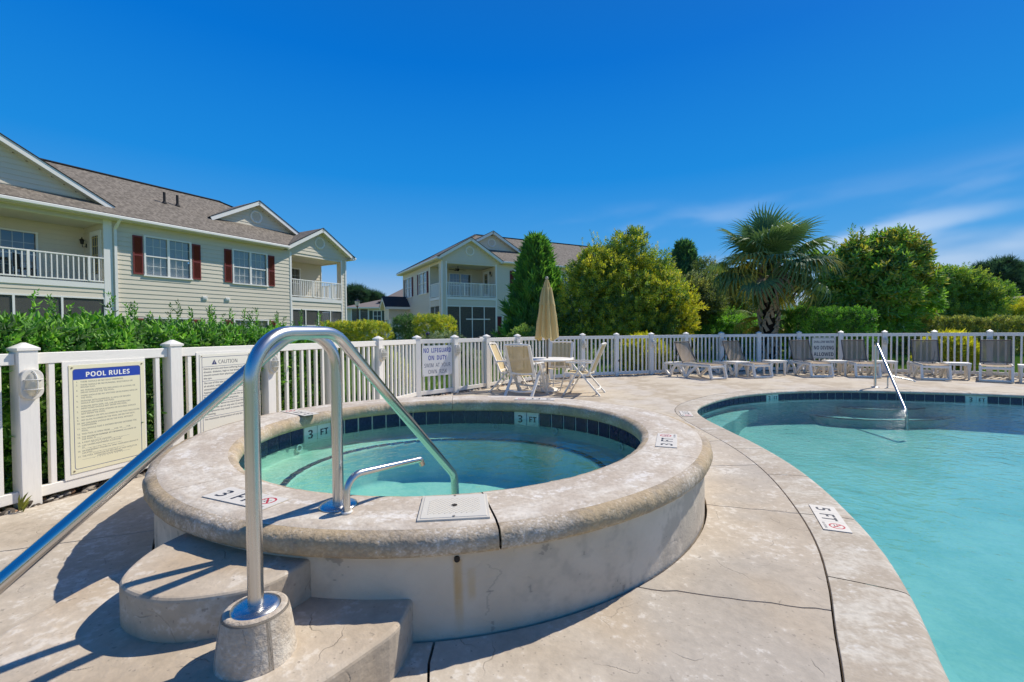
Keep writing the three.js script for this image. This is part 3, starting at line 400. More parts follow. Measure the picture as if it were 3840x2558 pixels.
// ---------------------------------------------------------------- handrails
const along = ([x, z], [dx, dz], pr) => { const l = Math.hypot(dx, dz); return pr.map(([s, y]) => V(x + dx / l * s, y, -(z + dz / l * s))); };
function railGeo(base, dir, pr, radii, r, n = 110) { return pipe(along(base, dir, pr), radii, r, n, 22); }
const flange = (r, x, y, z, parent) => obj('flange', new THREE.LatheGeometry([[0.001, 0.014], [r * 0.55, 0.014], [r * 0.8, 0.011], [r * 0.95, 0.005], [r, 0.0], [r, -0.002]].map((p) => new THREE.Vector2(...p)), 36).translate(x, y, z), M.steel, parent);
{
  const A = [-0.871, 1.516], t = thing('handrail', 'stainless steel handrail rising from a concrete pedestal into the spa', 'handrail');
  obj('rail', railGeo(A, [0.494, 1.48], [[0, 0.33], [0, 1.256], [0.412, 1.256], [1.53, 0.317], [1.566, -0.05]], [0.165, 0.19, 0.10], 0.0245), M.steel, t);
  flange(0.078, A[0], 0.334, -A[1], t);
  const g = new THREE.LatheGeometry([[0.0, 0.162], [0.088, 0.162], [0.097, 0.158], [0.102, 0.150], [0.108, 0.12], [0.118, 0.05], [0.124, 0.0], [0.130, -0.002], [0.132, -0.012]].map((p) => new THREE.Vector2(...p)), 48).translate(A[0], 0.173, -A[1]); planar(g, 1.3);
  obj('pedestal', g, new THREE.MeshStandardMaterial({ map: T.spa, color: col(0.93, 0.92, 0.9), bumpMap: T.deckB, bumpScale: 0.01, roughness: 0.9, side: THREE.DoubleSide }), t);
  const B = [-0.809, 2.088], u = thing('handrail', 'stainless steel handrail rising from the spa rim and sloping down over the steps', 'handrail');
  obj('rail', railGeo(B, [-0.62, -0.785], [[0, 0.45], [0, 1.425], [1.52, 0.15], [1.58, -0.01]], [0.152, 0.1], 0.0245, 120), M.steel, u);
  flange(0.085, B[0], HR + 0.004, -B[1], u);
  const J = [-0.738, 2.0], w = thing('grab_rail', 'thin bent steel bar cantilevered from the spa rim over the water', 'handrail');
  obj('bar', railGeo(J, [0.263, 0.393], [[0, 0.45], [0, 0.622], [0.452, 0.588], [0.466, 0.555]], [0.075, 0.012], 0.0155, 70), M.steel, w);
  obj('collar', new THREE.TorusGeometry(0.019, 0.006, 8, 24).rotateX(Math.PI / 2).translate(J[0], HR + 0.005, -J[1]), std(0.72, 0.68, 0.6, 0.5), w);
  const R = [7.78, 9.74], v = thing('pool_handrail', 'stainless steel handrail on the far deck sloping into the pool', 'handrail');
  obj('rail', railGeo(R, [-1.0, -1.95], [[0, 0], [0, 0.93], [0.16, 0.93], [2.15, -0.2], [2.2, -0.5]], [0.07, 0.09, 0.05], 0.0245, 80), M.steel, v);
  flange(0.075, R[0], 0.004, -R[1], v);
  const s = thing('grab_rail', 'small bent steel bar beside the handrail on the far pool deck', 'handrail');
  obj('bar', railGeo([7.95, 9.62], [0.75, -0.5], [[0, 0], [0, 0.26], [0.42, 0.17], [0.44, 0.15]], [0.06, 0.01], 0.014, 50), M.steel, s);
  obj('collar', new THREE.TorusGeometry(0.019, 0.006, 8, 20).rotateX(Math.PI / 2).translate(7.95, 0.006, -9.62), M.steel, s);
}

// ---------------------------------------------------------------- fence
const FH = 1.205;
const postG = rbox(0.115, 1.165, 0.115, 0, 0.5725, 0, 0.006, 1), capG = (() => { const a = box(0.132, 0.018, 0.132, 0, 1.157, 0), b = new THREE.CylinderGeometry(0.012, 0.092, 0.04, 4, 1).rotateY(Math.PI / 4).translate(0, 1.186, 0); return merge([a, b]); })();
const pickG = rbox(0.038, 1, 0.038, 0, 0, 0, 0.004, 1), railTopG = (L) => rbox(L, 0.085, 0.05, 0, 1.085, 0, 0.005, 1), railBotG = (L) => rbox(L, 0.08, 0.05, 0, 0.078, 0, 0.005, 1);
const PT = FP.map((p) => P3(p));
const stretches = [[0, 7, 'white vinyl picket fence along the hedge behind the pool rules sign', 'vinyl'], [7, 13, 'white vinyl picket fence curving behind the patio table and lifeguard sign', 'vinyl'], [13, 14, 'white vinyl gate in the fence with a black latch, beside the round yellow shrub', 'vinyl'], [14, 24, 'white vinyl picket fence behind the row of sun loungers', 'vinyl']];
for (const [i0, i1, label, mk] of stretches) {
  const gate = i1 - i0 === 1, mat = M[mk], o = PT[i0], f = thing(gate ? 'fence_gate' : 'picket_fence', label, gate ? 'gate' : 'fence', [o.x, 0, o.z]);
  const r = rng(40 + i0);
  for (let i = i0; i < i1; i++) {
    const a = PT[i], b = PT[i + 1], d = b.clone().sub(a), L = d.length(), ang = Math.atan2(-d.z, d.x), mid = a.clone().add(b).multiplyScalar(0.5).sub(o);
    { const p = obj('post', postG, mat, f); p.position.copy(a).sub(o); p.rotation.y = ang; obj('cap', capG, mat, p); if (i === 23) { const e = obj('post', postG, mat, f); e.position.copy(b).sub(o); e.rotation.y = ang; obj('cap', capG, mat, e); } }
    const sec = group(gate ? 'gate_panel' : 'fence_panel', f, [mid.x, 0, mid.z], ang), W = L - 0.118 - (gate ? 0.03 : 0);
    obj('top_rail', railTopG(W), mat, sec); obj('bottom_rail', railBotG(W), mat, sec);
    const n = Math.max(6, Math.round(L / 0.133)); for (let k = 1; k < n; k++) { const x = -L / 2 + 0.02 + (L - 0.04) * k / n, q = obj('picket', pickG, mat, sec); q.scale.y = 0.925; q.position.set(x, 0.58, 0); q.rotation.z = (r() - 0.5) * 0.012; }
    if (gate) obj('latch', [box(0.05, 0.03, 0.04, -W / 2 - 0.03, 0.42, 0.05), box(0.02, 0.09, 0.03, -W / 2 - 0.015, 0.43, 0.05)], M.black, sec);
  }
}
// bulkhead lamps on every second post, towards the pool
{
  const lampGlass = new THREE.MeshPhysicalMaterial({ color: col(0.86, 0.82, 0.70), roughness: 0.25, transmission: 0.45, thickness: 0, side: THREE.DoubleSide });
  const proto = new THREE.Group();
  const oval = (w, h, n = 30) => { const s = new THREE.Shape(), r = w / 2, y = h / 2 - r; s.moveTo(-r, -y); s.lineTo(-r, y); s.absarc(0, y, r, Math.PI, 0, true); s.lineTo(r, -y); s.absarc(0, -y, r, 0, -Math.PI, true); return s; };
  const put = (n, g, m) => { const q = new THREE.Mesh(g, m); q.name = n; q.castShadow = q.receiveShadow = true; proto.add(q); return q; };
  put('base', new THREE.ExtrudeGeometry(oval(0.118, 0.215), { depth: 0.03, bevelEnabled: true, bevelSize: 0.006, bevelThickness: 0.006, bevelSegments: 2, curveSegments: 10 }), std(0.70, 0.66, 0.58, 0.5, { map: T.grain }));
  const gl = new THREE.SphereGeometry(0.5, 20, 14, 0, Math.PI).scale(0.088, 0.175, 0.11).translate(0, 0, 0.034); put('globe', gl, lampGlass);
  put('bulb', new THREE.SphereGeometry(0.018, 12, 8).scale(1, 1.7, 1).translate(0, 0.0, 0.055), std(0.8, 0.78, 0.7, 0.5));
  const w = [new THREE.TorusGeometry(0.052, 0.0045, 6, 24, Math.PI).rotateX(Math.PI / 2).scale(1, 1, 1.15).rotateX(0).translate(0, 0, 0.034).rotateX(0)];
  const arc = (rx, rz, horiz, off = 0) => tube(Array.from({ length: 13 }, (_, k) => { const a = k / 12 * Math.PI; return horiz ? V(Math.cos(a) * rx, off, 0.034 + Math.sin(a) * rz) : V(off, Math.cos(a) * rx, 0.034 + Math.sin(a) * rz); }), 0.0042, 20, 6);
  put('guard', merge([arc(0.05, 0.062, true, 0.035), arc(0.05, 0.062, true, -0.035), arc(0.096, 0.062, false)]), std(0.72, 0.69, 0.62, 0.45));
  const labels = { 2: 'caged oval lamp on the fence post left of the pool rules sign', 4: 'caged oval lamp on the fence post right of the caution sign', 6: 'caged oval lamp on the fence post before the lifeguard sign', 8: 'caged oval lamp on the fence post right of the lifeguard sign', 10: 'caged oval lamp on the fence post behind the left patio chair', 12: 'caged oval lamp on the fence post behind the right patio chair', 14: 'caged oval lamp on the fence post beside the round yellow shrub', 16: 'caged oval lamp on the fence post behind the second lounger', 18: 'caged oval lamp behind the lounger next to the shallow water sign', 20: 'caged oval lamp on the fence post behind the pool handrail', 22: 'caged oval lamp on the fence post behind the last lounger' };
  for (const [i, label] of Object.entries(labels)) { const k = +i, d = PT[k + 1].clone().sub(PT[k]).normalize(), n = V(-d.z, 0, d.x), l = proto.clone(); l.name = numbered('bulkhead_lamp'); l.position.copy(PT[k]).addScaledVector(n, 0.064).setY(0.9); l.rotation.y = Math.atan2(n.x, n.z); scene.add(l); tag(l, label, 'lamp', 'lamps on the fence posts'); }
}
// ---------------------------------------------------------------- signs
function sign(name, i, t, y, w, h, W, H, draw, label, off = 0.034, back) {
  const a = PT[i], b = PT[i + 1], d = b.clone().sub(a).normalize(), n = V(-d.z, 0, d.x), p = a.clone().addScaledVector(d, t).addScaledVector(n, off);
  const o = thing(name, label, 'sign', [p.x, y, p.z], Math.atan2(n.x, n.z)), [g, m] = textPlate(w, h, W, H, draw, 0.004, 0.45);
  if (back) obj('backing_board', box(w + back, h + back * 1.4, 0.008, -back * 0.25, -back * 0.1, -0.0062), M.vinyl, o);
  obj('panel', g, m, o);
  for (const sx of [-1, 1]) for (const sy of [-1, 1]) obj('screw', cyl(0.007, 0.006, 0.004, 0, 0, 0, 10).rotateX(Math.PI / 2).translate(sx * (w / 2 - 0.02), sy * (h / 2 - 0.02), 0.002), std(0.3, 0.24, 0.16, 0.5, { metalness: 0.6 }), o);
  return o;
}
function rr(x, a, b, w, h, r) { x.beginPath(); x.moveTo(a + r, b); x.lineTo(a + w - r, b); x.arc(a + w - r, b + r, r, -Math.PI / 2, 0); x.lineTo(a + w, b + h - r); x.arc(a + w - r, b + h - r, r, 0, Math.PI / 2); x.lineTo(a + r, b + h); x.arc(a + r, b + h - r, r, Math.PI / 2, Math.PI); x.lineTo(a, b + r); x.arc(a + r, b + r, r, Math.PI, Math.PI * 1.5); x.closePath(); }
const rules = [['1.', 'THERE SHOULD BE NO SOLO SWIMMING.'], ['2.', 'THERE SHOULD BE NO RUNNING, BOISTEROUS OR', 'ROUGH PLAY.'], ['3.', 'NO PERSON UNDER THE INFLUENCE OF ALCOHOL OR', 'DRUGS SHOULD USE THE POOL.'], ['4.', 'THERE SHOULD BE NO SPITTING OR BLOWING NOSE IN', 'THE POOL.'], ['5.', 'PERSONS WITH DIARRHEAL ILLNESS OR NAUSEA', 'SHOULD NOT ENTER THE POOL.'], ['6.', 'PERSONS WITH SKIN, EYE, EAR OR RESPIRATORY', 'INFECTIONS SHOULD NOT ENTER THE POOL.'], ['7.', 'PERSONS WITH OPEN LESIONS OR WOUNDS SHOULD', 'NOT ENTER THE POOL.'], ['8.', 'NO ANIMALS OR PETS ALLOWED IN THE POOL ENCLOSURE.'], ['9.', 'NO GLASS ALLOWED IN THE POOL OR ON THE DECK.'], ['10.', 'NO CHILDREN SHOULD BE IN THE POOL WITHOUT', 'SUPERVISION.'], ['11.', 'YOU SHOULD TAKE A SHOWER BEFORE ENTERING THE', 'POOL.'], ['12.', 'THIS POOL IS OPEN FROM_____A.M. TO_____P.M.'], ['13.', 'THE MAXIMUM NUMBER OF SWIMMERS ALLOWED IN', 'THE POOL IS ______'], ['14.', 'A FIRST AID KIT IS LOCATED____________________'], ['15.', 'LIFE SAVING EQUIPMENT IS LOCATED', 'AT_______________________________________'], ['16.', 'AN EMERGENCY PHONE (or other notification device) IS', 'LOCATED__________________________________'], ['17.', 'THE POOL OPERATOR OF RECORD AT THIS FACILITY IS', '______________ CERTIFICATION NUMBER_________']];
sign('rules_sign', 2, 0.522, 0.585, 0.55, 0.865, 1024, 1600, (x, W, H) => {
  x.fillStyle = '#e9e1bd'; x.fillRect(0, 0, W, H); x.strokeStyle = '#23306e'; x.lineWidth = 7; rr(x, 48, 62, W - 110, H - 120, 34); x.stroke();
  x.fillStyle = '#1f43a5'; rr(x, 52, 66, W - 118, 150, 30); x.fill(); x.fillRect(52, 130, W - 118, 88);
  x.fillStyle = '#f2eedd'; x.font = 'bold 104px sans-serif'; x.textAlign = 'center'; x.textBaseline = 'middle'; x.fillText('POOL RULES', W / 2 - 6, 146);
  x.fillStyle = '#2b2d38'; x.textAlign = 'left'; x.textBaseline = 'alphabetic'; x.font = '31px sans-serif'; let y = 264;
  for (const [n, ...ls] of rules) { x.fillText(n, 82, y); ls.forEach((l, k) => { x.fillText(l, 138, y + k * 33, W - 215); }); y += 33 * ls.length + 14; }
  const r = rng(3); x.strokeStyle = '#33343f'; x.lineWidth = 3; for (const yy of [1090, 1190, 1265, 1350, 1430]) { x.beginPath(); let px = 230 + r() * 60; for (let k = 0; k < 12; k++) { x.moveTo(px, yy - r() * 12); x.lineTo(px + 8 + r() * 12, yy - r() * 16); px += 26 + r() * 18; } x.stroke(); }
}, 'tall cream POOL RULES sign with blue header on the fence', 0.034, 0.05);
sign('caution_sign', 3, 0.545, 0.62, 0.60, 0.86, 1024, 1470, (x, W, H) => {
  x.fillStyle = '#eae4d2'; x.fillRect(0, 0, W, H); x.strokeStyle = '#232a63'; x.lineWidth = 8; rr(x, 40, 50, W - 90, H - 100, 26); x.stroke();
  x.fillStyle = '#232a63'; x.beginPath(); x.moveTo(270, 95); x.lineTo(320, 185); x.lineTo(220, 185); x.fill(); x.fillStyle = '#eae4d2'; x.font = 'bold 56px sans-serif'; x.textAlign = 'center'; x.fillText('!', 270, 176);
  x.fillStyle = '#25273a'; x.textAlign = 'left'; x.font = '94px sans-serif'; x.fillText('CAUTION', 345, 176); x.font = 'bold 41px sans-serif';
  const rows = [240, ['Elderly persons and those suffering from heart', 'disease, diabetes, high or low blood pressure', 'should consult their physician before using', 'the spa.'], 0, ['The use of this spa under the influence', 'of alcohol, anticoagulants, antihistamines,', 'vasoconstrictors, vasodilators, stimulants,', 'hypnotics, narcotics is hazardous.'], 0, ['Pregnant women should not use the spa', 'without consulting their physician.'], 0, ['Persons should spend no more than fifteen', 'minutes in the spa at any one [1] session.', 'Long exposures may result in nausea, dizziness', 'or fainting.'], 0, ['The maximum temperature of any spa']]; let y = 220;
  for (const q of rows) { if (Array.isArray(q)) { for (const l of q) { x.fillText(l, 66, y + 52, W - 140); y += 56; } y += 26; } else { x.fillStyle = '#232a63'; x.fillRect(44, y - 4, W - 98, 6); x.fillStyle = '#25273a'; } }
}, 'white CAUTION spa sign with navy border behind the handrail', 0.034, 0.04);
sign('lifeguard_sign', 7, 0.455, 0.70, 0.72, 0.60, 1024, 853, (x, W, H) => {
  x.fillStyle = '#ece8e0'; x.fillRect(0, 0, W, H); x.textAlign = 'center'; x.textBaseline = 'middle'; x.fillStyle = '#2a3a9c'; x.font = 'bold 178px sans-serif'; x.fillText('NO  LIFEGUARD', W / 2, 135, 960); x.fillText('ON  DUTY', W / 2, 345, 640); x.font = '150px sans-serif'; x.fillStyle = '#22304f'; x.fillText('SWIM  AT  YOUR', W / 2, 555, 900); x.fillText('OWN  RISK', W / 2, 735, 650); worn(x, W, H, 8, 60, ['#d8d2c6']);
}, 'white NO LIFEGUARD ON DUTY sign with blue letters on the fence');
sign('diving_sign', 18, 0.62, 0.70, 0.60, 0.62, 768, 794, (x, W, H) => {
  x.fillStyle = '#e8e2d0'; x.fillRect(0, 0, W, H); x.strokeStyle = '#24253a'; x.lineWidth = 7; x.strokeRect(26, 26, W - 52, H - 52); x.textAlign = 'center'; x.textBaseline = 'middle'; x.fillStyle = '#1f2138'; x.font = 'bold 118px sans-serif'; x.fillText('SHALLOW WATER', W / 2, 160, 650); x.font = 'bold 190px sans-serif'; x.fillText('NO DIVING', W / 2, 385, 650); x.fillText('ALLOWED', W / 2, 630, 640);
}, 'cream SHALLOW WATER NO DIVING ALLOWED sign behind the loungers', 0.045);

// ---------------------------------------------------------------- sun loungers and side tables
{
  const sling = new THREE.MeshStandardMaterial({ color: col(0.38, 0.27, 0.165), roughness: 0.75, bumpMap: wrap(T.fabric, 30), bumpScale: 0.001, transparent: true, opacity: 0.80, side: THREE.DoubleSide });
  const proto = new THREE.Group(), put = (n, g, m, par = proto) => { const q = new THREE.Mesh(Array.isArray(g) ? merge(g) : g, m); q.name = n; q.castShadow = q.receiveShadow = true; par.add(q); return q; };
  // local: foot end at z = 0, head towards -z, width along x
  const W = 0.56, ZL = 1.62; const arch = (z0, y0, z1, y1, zm, ym, n = 8) => { const c = new THREE.QuadraticBezierCurve3(V(0, y0, z0), V(0, ym, zm), V(0, y1, z1)), p = c.getPoints(n); return p; };
  for (const s of [-1, 1]) {
    const x = s * (W / 2 - 0.025), sideBars = [], add = (pts, w, h) => { for (let i = 0; i < pts.length - 1; i++) sideBars.push(bar(pts[i].clone().setX(x), pts[i + 1].clone().setX(x), w, h, V(1, 0, 0), 0.008)); };
    put('side_rail', [rbox(0.055, 0.065, ZL, x, 0.335, -ZL / 2, 0.02, 2)], M.resin);
    add([V(0, 0.33, -0.04), V(0, 0.16, 0.0), V(0, 0.025, 0.04)], 0.07, 0.05); put('leg', [...sideBars], M.resin); sideBars.length = 0;
    add(arch(-0.42, 0.33, -0.80, 0.03, -0.62, 0.2), 0.07, 0.05); add(arch(-1.10, 0.31, -0.86, 0.03, -0.92, 0.30), 0.07, 0.05); sideBars.push(rbox(0.05, 0.05, 0.12, x, 0.028, -0.83, 0.02)); put('leg', [...sideBars], M.resin); sideBars.length = 0;
    add(arch(-1.08, 0.31, -1.36, 0.03, -1.30, 0.32), 0.07, 0.05); add(arch(-ZL, 0.34, -1.44, 0.03, -1.62, 0.12), 0.07, 0.05); sideBars.push(rbox(0.05, 0.05, 0.12, x, 0.028, -1.40, 0.02)); put('leg', [...sideBars], M.resin);
  }
  put('foot_bar', [rbox(W, 0.05, 0.05, 0, 0.032, 0.03, 0.015), rbox(W, 0.06, 0.06, 0, 0.315, -0.04, 0.02)], M.resin);
  put('head_bar', [rbox(W, 0.06, 0.06, 0, 0.335, -ZL + 0.03, 0.02)], M.resin);
  const sheet = (w, pts, bowl) => quadGrid(pts.map((p, i) => { const r = []; for (let k = 0; k <= 8; k++) { const u = k / 8 * 2 - 1; r.push(V(u * w / 2, p.y - bowl * (1 - u * u), p.z)); } return r; }));
  put('seat_sling', sheet(W - 0.03, [V(0, 0.375, -0.02), V(0, 0.378, -0.3), V(0, 0.372, -0.6), V(0, 0.37, -0.9)], 0.022), sling);
  const bk = Array.from({ length: 7 }, (_, k) => V(0, 0.385 + k / 6 * 0.56, -0.93 - k / 6 * 0.30 - 0.03 * Math.sin(k / 6 * 3.14)));
  put('back_sling', quadGrid(bk.map((p) => { const r = []; for (let k = 0; k <= 8; k++) { const u = k / 8 * 2 - 1; r.push(V(u * (W - 0.04) / 2, p.y, p.z - 0.03 * (1 - u * u))); } return r; })), sling);
  const dk = std(0.13, 0.105, 0.085, 0.6), fr = []; for (const s of [-1, 1]) fr.push(tube(bk.map((p) => p.clone().setX(s * (W / 2 - 0.02))), 0.013, 20, 8)); fr.push(tube([V(-W / 2 + 0.02, 0.945, -1.23), V(0, 0.942, -1.258), V(W / 2 - 0.02, 0.945, -1.23)], 0.012, 14, 8), tube([V(-W / 2 + 0.03, 0.42, -0.96), V(0, 0.42, -1.0), V(W / 2 - 0.03, 0.42, -0.96)], 0.012, 14, 8)); put('back_frame', fr, dk);
  put('seat_edge', [-1, 1].map((s) => rbox(0.03, 0.022, 0.92, s * (W / 2 - 0.02), 0.378, -0.47, 0.008)), std(0.52, 0.47, 0.39, 0.6));
  put('back_prop', [-1, 1].map((s) => bar(V(s * 0.2, 0.33, -1.38), V(s * 0.2, 0.66, -1.12), 0.02, 0.02)), dk);
  const spots = [[5.23, 11.56, -24, 'taupe sling lounger beside the round yellow shrub, at the gate end of the row'], [6.50, 11.80, -12, 'taupe sling lounger second from the gate in the row along the fence'], [8.05, 11.83, 8, 'taupe sling lounger partly covering the shallow water sign'], [9.09, 11.62, 22, 'taupe sling lounger between the shallow water sign and the pool handrail'], [10.20, 10.94, 32, 'taupe sling lounger just right of the pool handrail before a yellow shrub'], [11.11, 10.43, 46, 'taupe sling lounger at the far end of the row, seen foot on']];
  spots.forEach(([X, Z, a, label]) => { const l = proto.clone(); l.name = numbered('sun_lounger'); l.position.set(X, 0, -Z); l.rotation.y = -a * RAD; scene.add(l); tag(l, label, 'sun lounger', 'sun loungers along the fence'); });
  const tp = new THREE.Group(), putT = (n, g) => put(n, g, M.resin, tp); putT('table_top', rbox(0.46, 0.03, 0.46, 0, 0.39, 0, 0.012)); putT('apron', [rbox(0.40, 0.04, 0.02, 0, 0.36, 0.2, 0.004), rbox(0.40, 0.04, 0.02, 0, 0.36, -0.2, 0.004), rbox(0.02, 0.04, 0.40, 0.2, 0.36, 0, 0.004), rbox(0.02, 0.04, 0.40, -0.2, 0.36, 0, 0.004)]);
  for (const sx of [-1, 1]) for (const sz of [-1, 1]) putT('leg', (() => { const g = new THREE.CylinderGeometry(0.052, 0.026, 0.38, 4, 1).rotateY(Math.PI / 4).translate(sx * 0.185, 0.19, sz * 0.185); return g; })());
  [[6.10, 12.35, -16, 'low white resin side table between the two loungers nearest the gate'], [7.28, 12.63, 0, 'low white resin side table left of the shallow water sign'], [8.80, 12.42, 14, 'low white resin side table below the shallow water sign'], [9.90, 12.08, 26, 'low white resin side table behind the pool handrail'], [10.98, 11.22, 36, 'low white resin side table between the last two loungers'], [11.80, 10.30, 46, 'low white resin side table beyond the last lounger']].forEach(([X, Z, a, label]) => { const l = tp.clone(); l.name = numbered('side_table'); l.position.set(X, 0, -Z); l.rotation.y = -a * RAD; scene.add(l); tag(l, label, 'side table', 'side tables between the loungers'); });
}
// ---------------------------------------------------------------- patio table, closed parasol and folding chairs
{
  const C = [0.74, 9.56], t = thing('patio_table', 'round white resin patio table under the closed parasol', 'table', [C[0], 0, -C[1]]);
  obj('table_top', new THREE.LatheGeometry([[0.028, 0.695], [0.50, 0.695], [0.535, 0.69], [0.55, 0.675], [0.545, 0.655], [0.52, 0.648], [0.5, 0.672], [0.028, 0.675]].map((p) => new THREE.Vector2(...p)), 56), M.resin, t);
  for (let k = 0; k < 4; k++) { const a = k * Math.PI / 2 + 0.5, c = Math.cos(a), s = Math.sin(a); obj('leg', pipe([V(c * 0.12, 0.66, s * 0.12), V(c * 0.40, 0.655, s * 0.40), V(c * 0.38, 0.34, s * 0.38), V(c * 0.28, 0.02, s * 0.28)], [0.09, 0.1], 0.014, 40, 10), M.resin, t); }
  obj('ring', new THREE.TorusGeometry(0.32, 0.011, 8, 40).rotateX(Math.PI / 2).translate(0, 0.20, 0), M.resin, t);
  const u = thing('closed_parasol', 'furled tan canvas parasol standing in the patio table', 'parasol', [C[0], 0, -C[1]]);
  obj('pole', cyl(0.019, 0.019, 2.28, 0, 0.05, 0, 16), std(0.16, 0.13, 0.10, 0.5, { metalness: 0.3 }), u);
  obj('base', new THREE.LatheGeometry([[0, 0.0], [0.25, 0.0], [0.255, 0.03], [0.23, 0.06], [0.08, 0.085], [0.035, 0.11], [0.033, 0.36], [0, 0.36]].map((p) => new THREE.Vector2(...p)), 40), M.resin, u);
  obj('finial', new THREE.SphereGeometry(0.034, 16, 12).scale(1, 1.1, 1).translate(0, 2.375, 0), std(0.45, 0.38, 0.30, 0.5), u);
  const canvas = new THREE.MeshPhysicalMaterial({ color: col(0.74, 0.575, 0.25), roughness: 0.97, transmission: 0.3, thickness: 0, side: THREE.DoubleSide });
  const furl = (y0, y1, r0, r1, n, seed, hem) => { const rows = [], N = 96; for (let i = 0; i <= 30; i++) { const f = i / 30, y = lerp(y1, y0, f), r = []; for (let k = 0; k <= N; k++) { const a = k / N * 2 * Math.PI, ph = n * a + 0.7 * Math.sin(2 * a + seed) + 0.4 * f, fold = Math.pow(0.5 + 0.5 * Math.cos(ph), 0.7), R = lerp(r0, r1, Math.pow(f, 0.9)) * (0.60 + 0.44 * fold + 0.10 * IN.noise(Math.cos(a) * 2.2 + seed, f * 4, Math.sin(a) * 2.2)); r.push(V(Math.cos(a) * R, y + (i === 30 ? hem * (fold - 0.5) : 0) + 0.02 * f * Math.sin(3 * a + seed), Math.sin(a) * R)); } rows.push(r); } return quadGrid(rows); };
  obj('canopy', furl(1.10, 2.18, 0.10, 0.255, 9, 1.3, 0.06), canvas, u); obj('vent_flap', furl(1.80, 2.34, 0.035, 0.165, 8, 4.1, 0.05), canvas, u);
  obj('cord', tube([V(-0.03, 1.2, 0.02), V(-0.05, 1.0, 0.05), V(-0.04, 0.78, 0.03), V(-0.02, 0.70, 0.04)], 0.004, 20, 6), std(0.5, 0.45, 0.36, 0.8), u);
  const sling = new THREE.MeshStandardMaterial({ color: col(0.64, 0.49, 0.25), roughness: 0.8, bumpMap: wrap(T.fabric, 30), bumpScale: 0.001, transparent: true, opacity: 0.86, side: THREE.DoubleSide });
  const proto = new THREE.Group(), put = (n, g, m = M.resin) => { const q = new THREE.Mesh(Array.isArray(g) ? merge(g) : g, m); q.name = n; q.castShadow = q.receiveShadow = true; proto.add(q); };
  // local: facing +z, back at -z
  const W = 0.56, x = W / 2, b0 = V(0, 0.40, -0.16), b1 = V(0, 1.00, -0.42), s0 = V(0, 0.40, -0.18), s1 = V(0, 0.43, 0.30);
  for (const s of [-1, 1]) {
    put('back_post', bar(b0.clone().setX(s * (x - 0.03)), b1.clone().setX(s * (x - 0.03)), 0.032, 0.055, V(1, 0, 0)));
    put('seat_rail', [bar(s0.clone().setX(s * (x - 0.03)), s1.clone().setX(s * (x - 0.03)), 0.032, 0.05, V(1, 0, 0)), bar(s1.clone().setX(s * (x - 0.03)), V(s * (x - 0.03), 0.37, 0.37), 0.032, 0.045, V(1, 0, 0))]);
    put('leg', bar(V(s * x, 0.63, 0.16), V(s * x, 0.0, -0.40), 0.03, 0.055, V(1, 0, 0)));
    put('leg', bar(V(s * (x + 0.032), 0.63, -0.06), V(s * (x + 0.032), 0.0, 0.32), 0.03, 0.055, V(1, 0, 0)));
    put('armrest', [rbox(0.062, 0.03, 0.50, s * (x + 0.012), 0.645, 0.03, 0.014, 2), bar(V(s * (x - 0.012), 0.65, -0.2), V(s * (x - 0.015), 0.62, -0.27), 0.04, 0.04, V(1, 0, 0))]);
  }
  put('top_bar', tube([V(-x + 0.03, 1.0, -0.42), V(0, 1.012, -0.455), V(x - 0.03, 1.0, -0.42)], 0.021, 14, 8));
  put('back_bar', [rbox(W - 0.06, 0.05, 0.03, 0, 0.44, -0.18, 0.01)]);
  put('stretcher', [tube([V(-x, 0.12, -0.30), V(0, 0.10, -0.33), V(x, 0.12, -0.30)], 0.02, 14, 8), tube([V(-x - 0.03, 0.18, 0.21), V(0, 0.16, 0.24), V(x + 0.03, 0.18, 0.21)], 0.02, 14, 8)]);
  const sheet = (a, b, n, bow) => quadGrid(Array.from({ length: 7 }, (_, i) => { const p = a.clone().lerp(b, i / 6); return Array.from({ length: 7 }, (_, k) => { const u = k / 3 - 1; return V(u * (x - 0.04), p.y, p.z).addScaledVector(n, -bow * (1 - u * u)); }); }));
  put('back_sling', sheet(V(0, 0.46, -0.18), V(0, 0.985, -0.412), V(0, 0.4, 0.92), 0.025), sling); put('seat_sling', sheet(V(0, 0.42, -0.17), V(0, 0.45, 0.30), V(0, 1, 0), 0.03), sling);
  const chairs = [[0.28, 9.02, 0.45, 0.89, 'white folding chair with its tan sling back turned to the spa'], [-0.02, 9.72, 0.97, -0.25, 'white folding chair behind the one with its back to the spa'], [1.42, 9.16, -0.93, 0.36, 'white folding chair right of the patio table, seen side on'], [1.05, 10.32, -0.30, -0.95, 'white folding chair behind the patio table, against the fence']];
  for (const [X, Z, dx, dz, label] of chairs) { const l = proto.clone(); l.name = numbered('folding_chair'); l.position.set(X, 0, -Z); l.rotation.y = Math.atan2(dx, -dz); scene.add(l); tag(l, label, 'chair', 'folding chairs round the patio table'); }
}
// ---------------------------------------------------------------- apartment houses
const boardG = new THREE.BoxGeometry(1, 0.197, 0.010).rotateX(-0.095).translate(0.5, 0, 0), EXPO = 0.188;
const slatG = box(1, 0.012, 0.03), unitG = box(1, 1, 1);
function ubox(name, mat, parent, w, h, d, x, y, z) { const m = obj(name, unitG, mat, parent); m.scale.set(w, h, d); m.position.set(x, y, z); return m; }
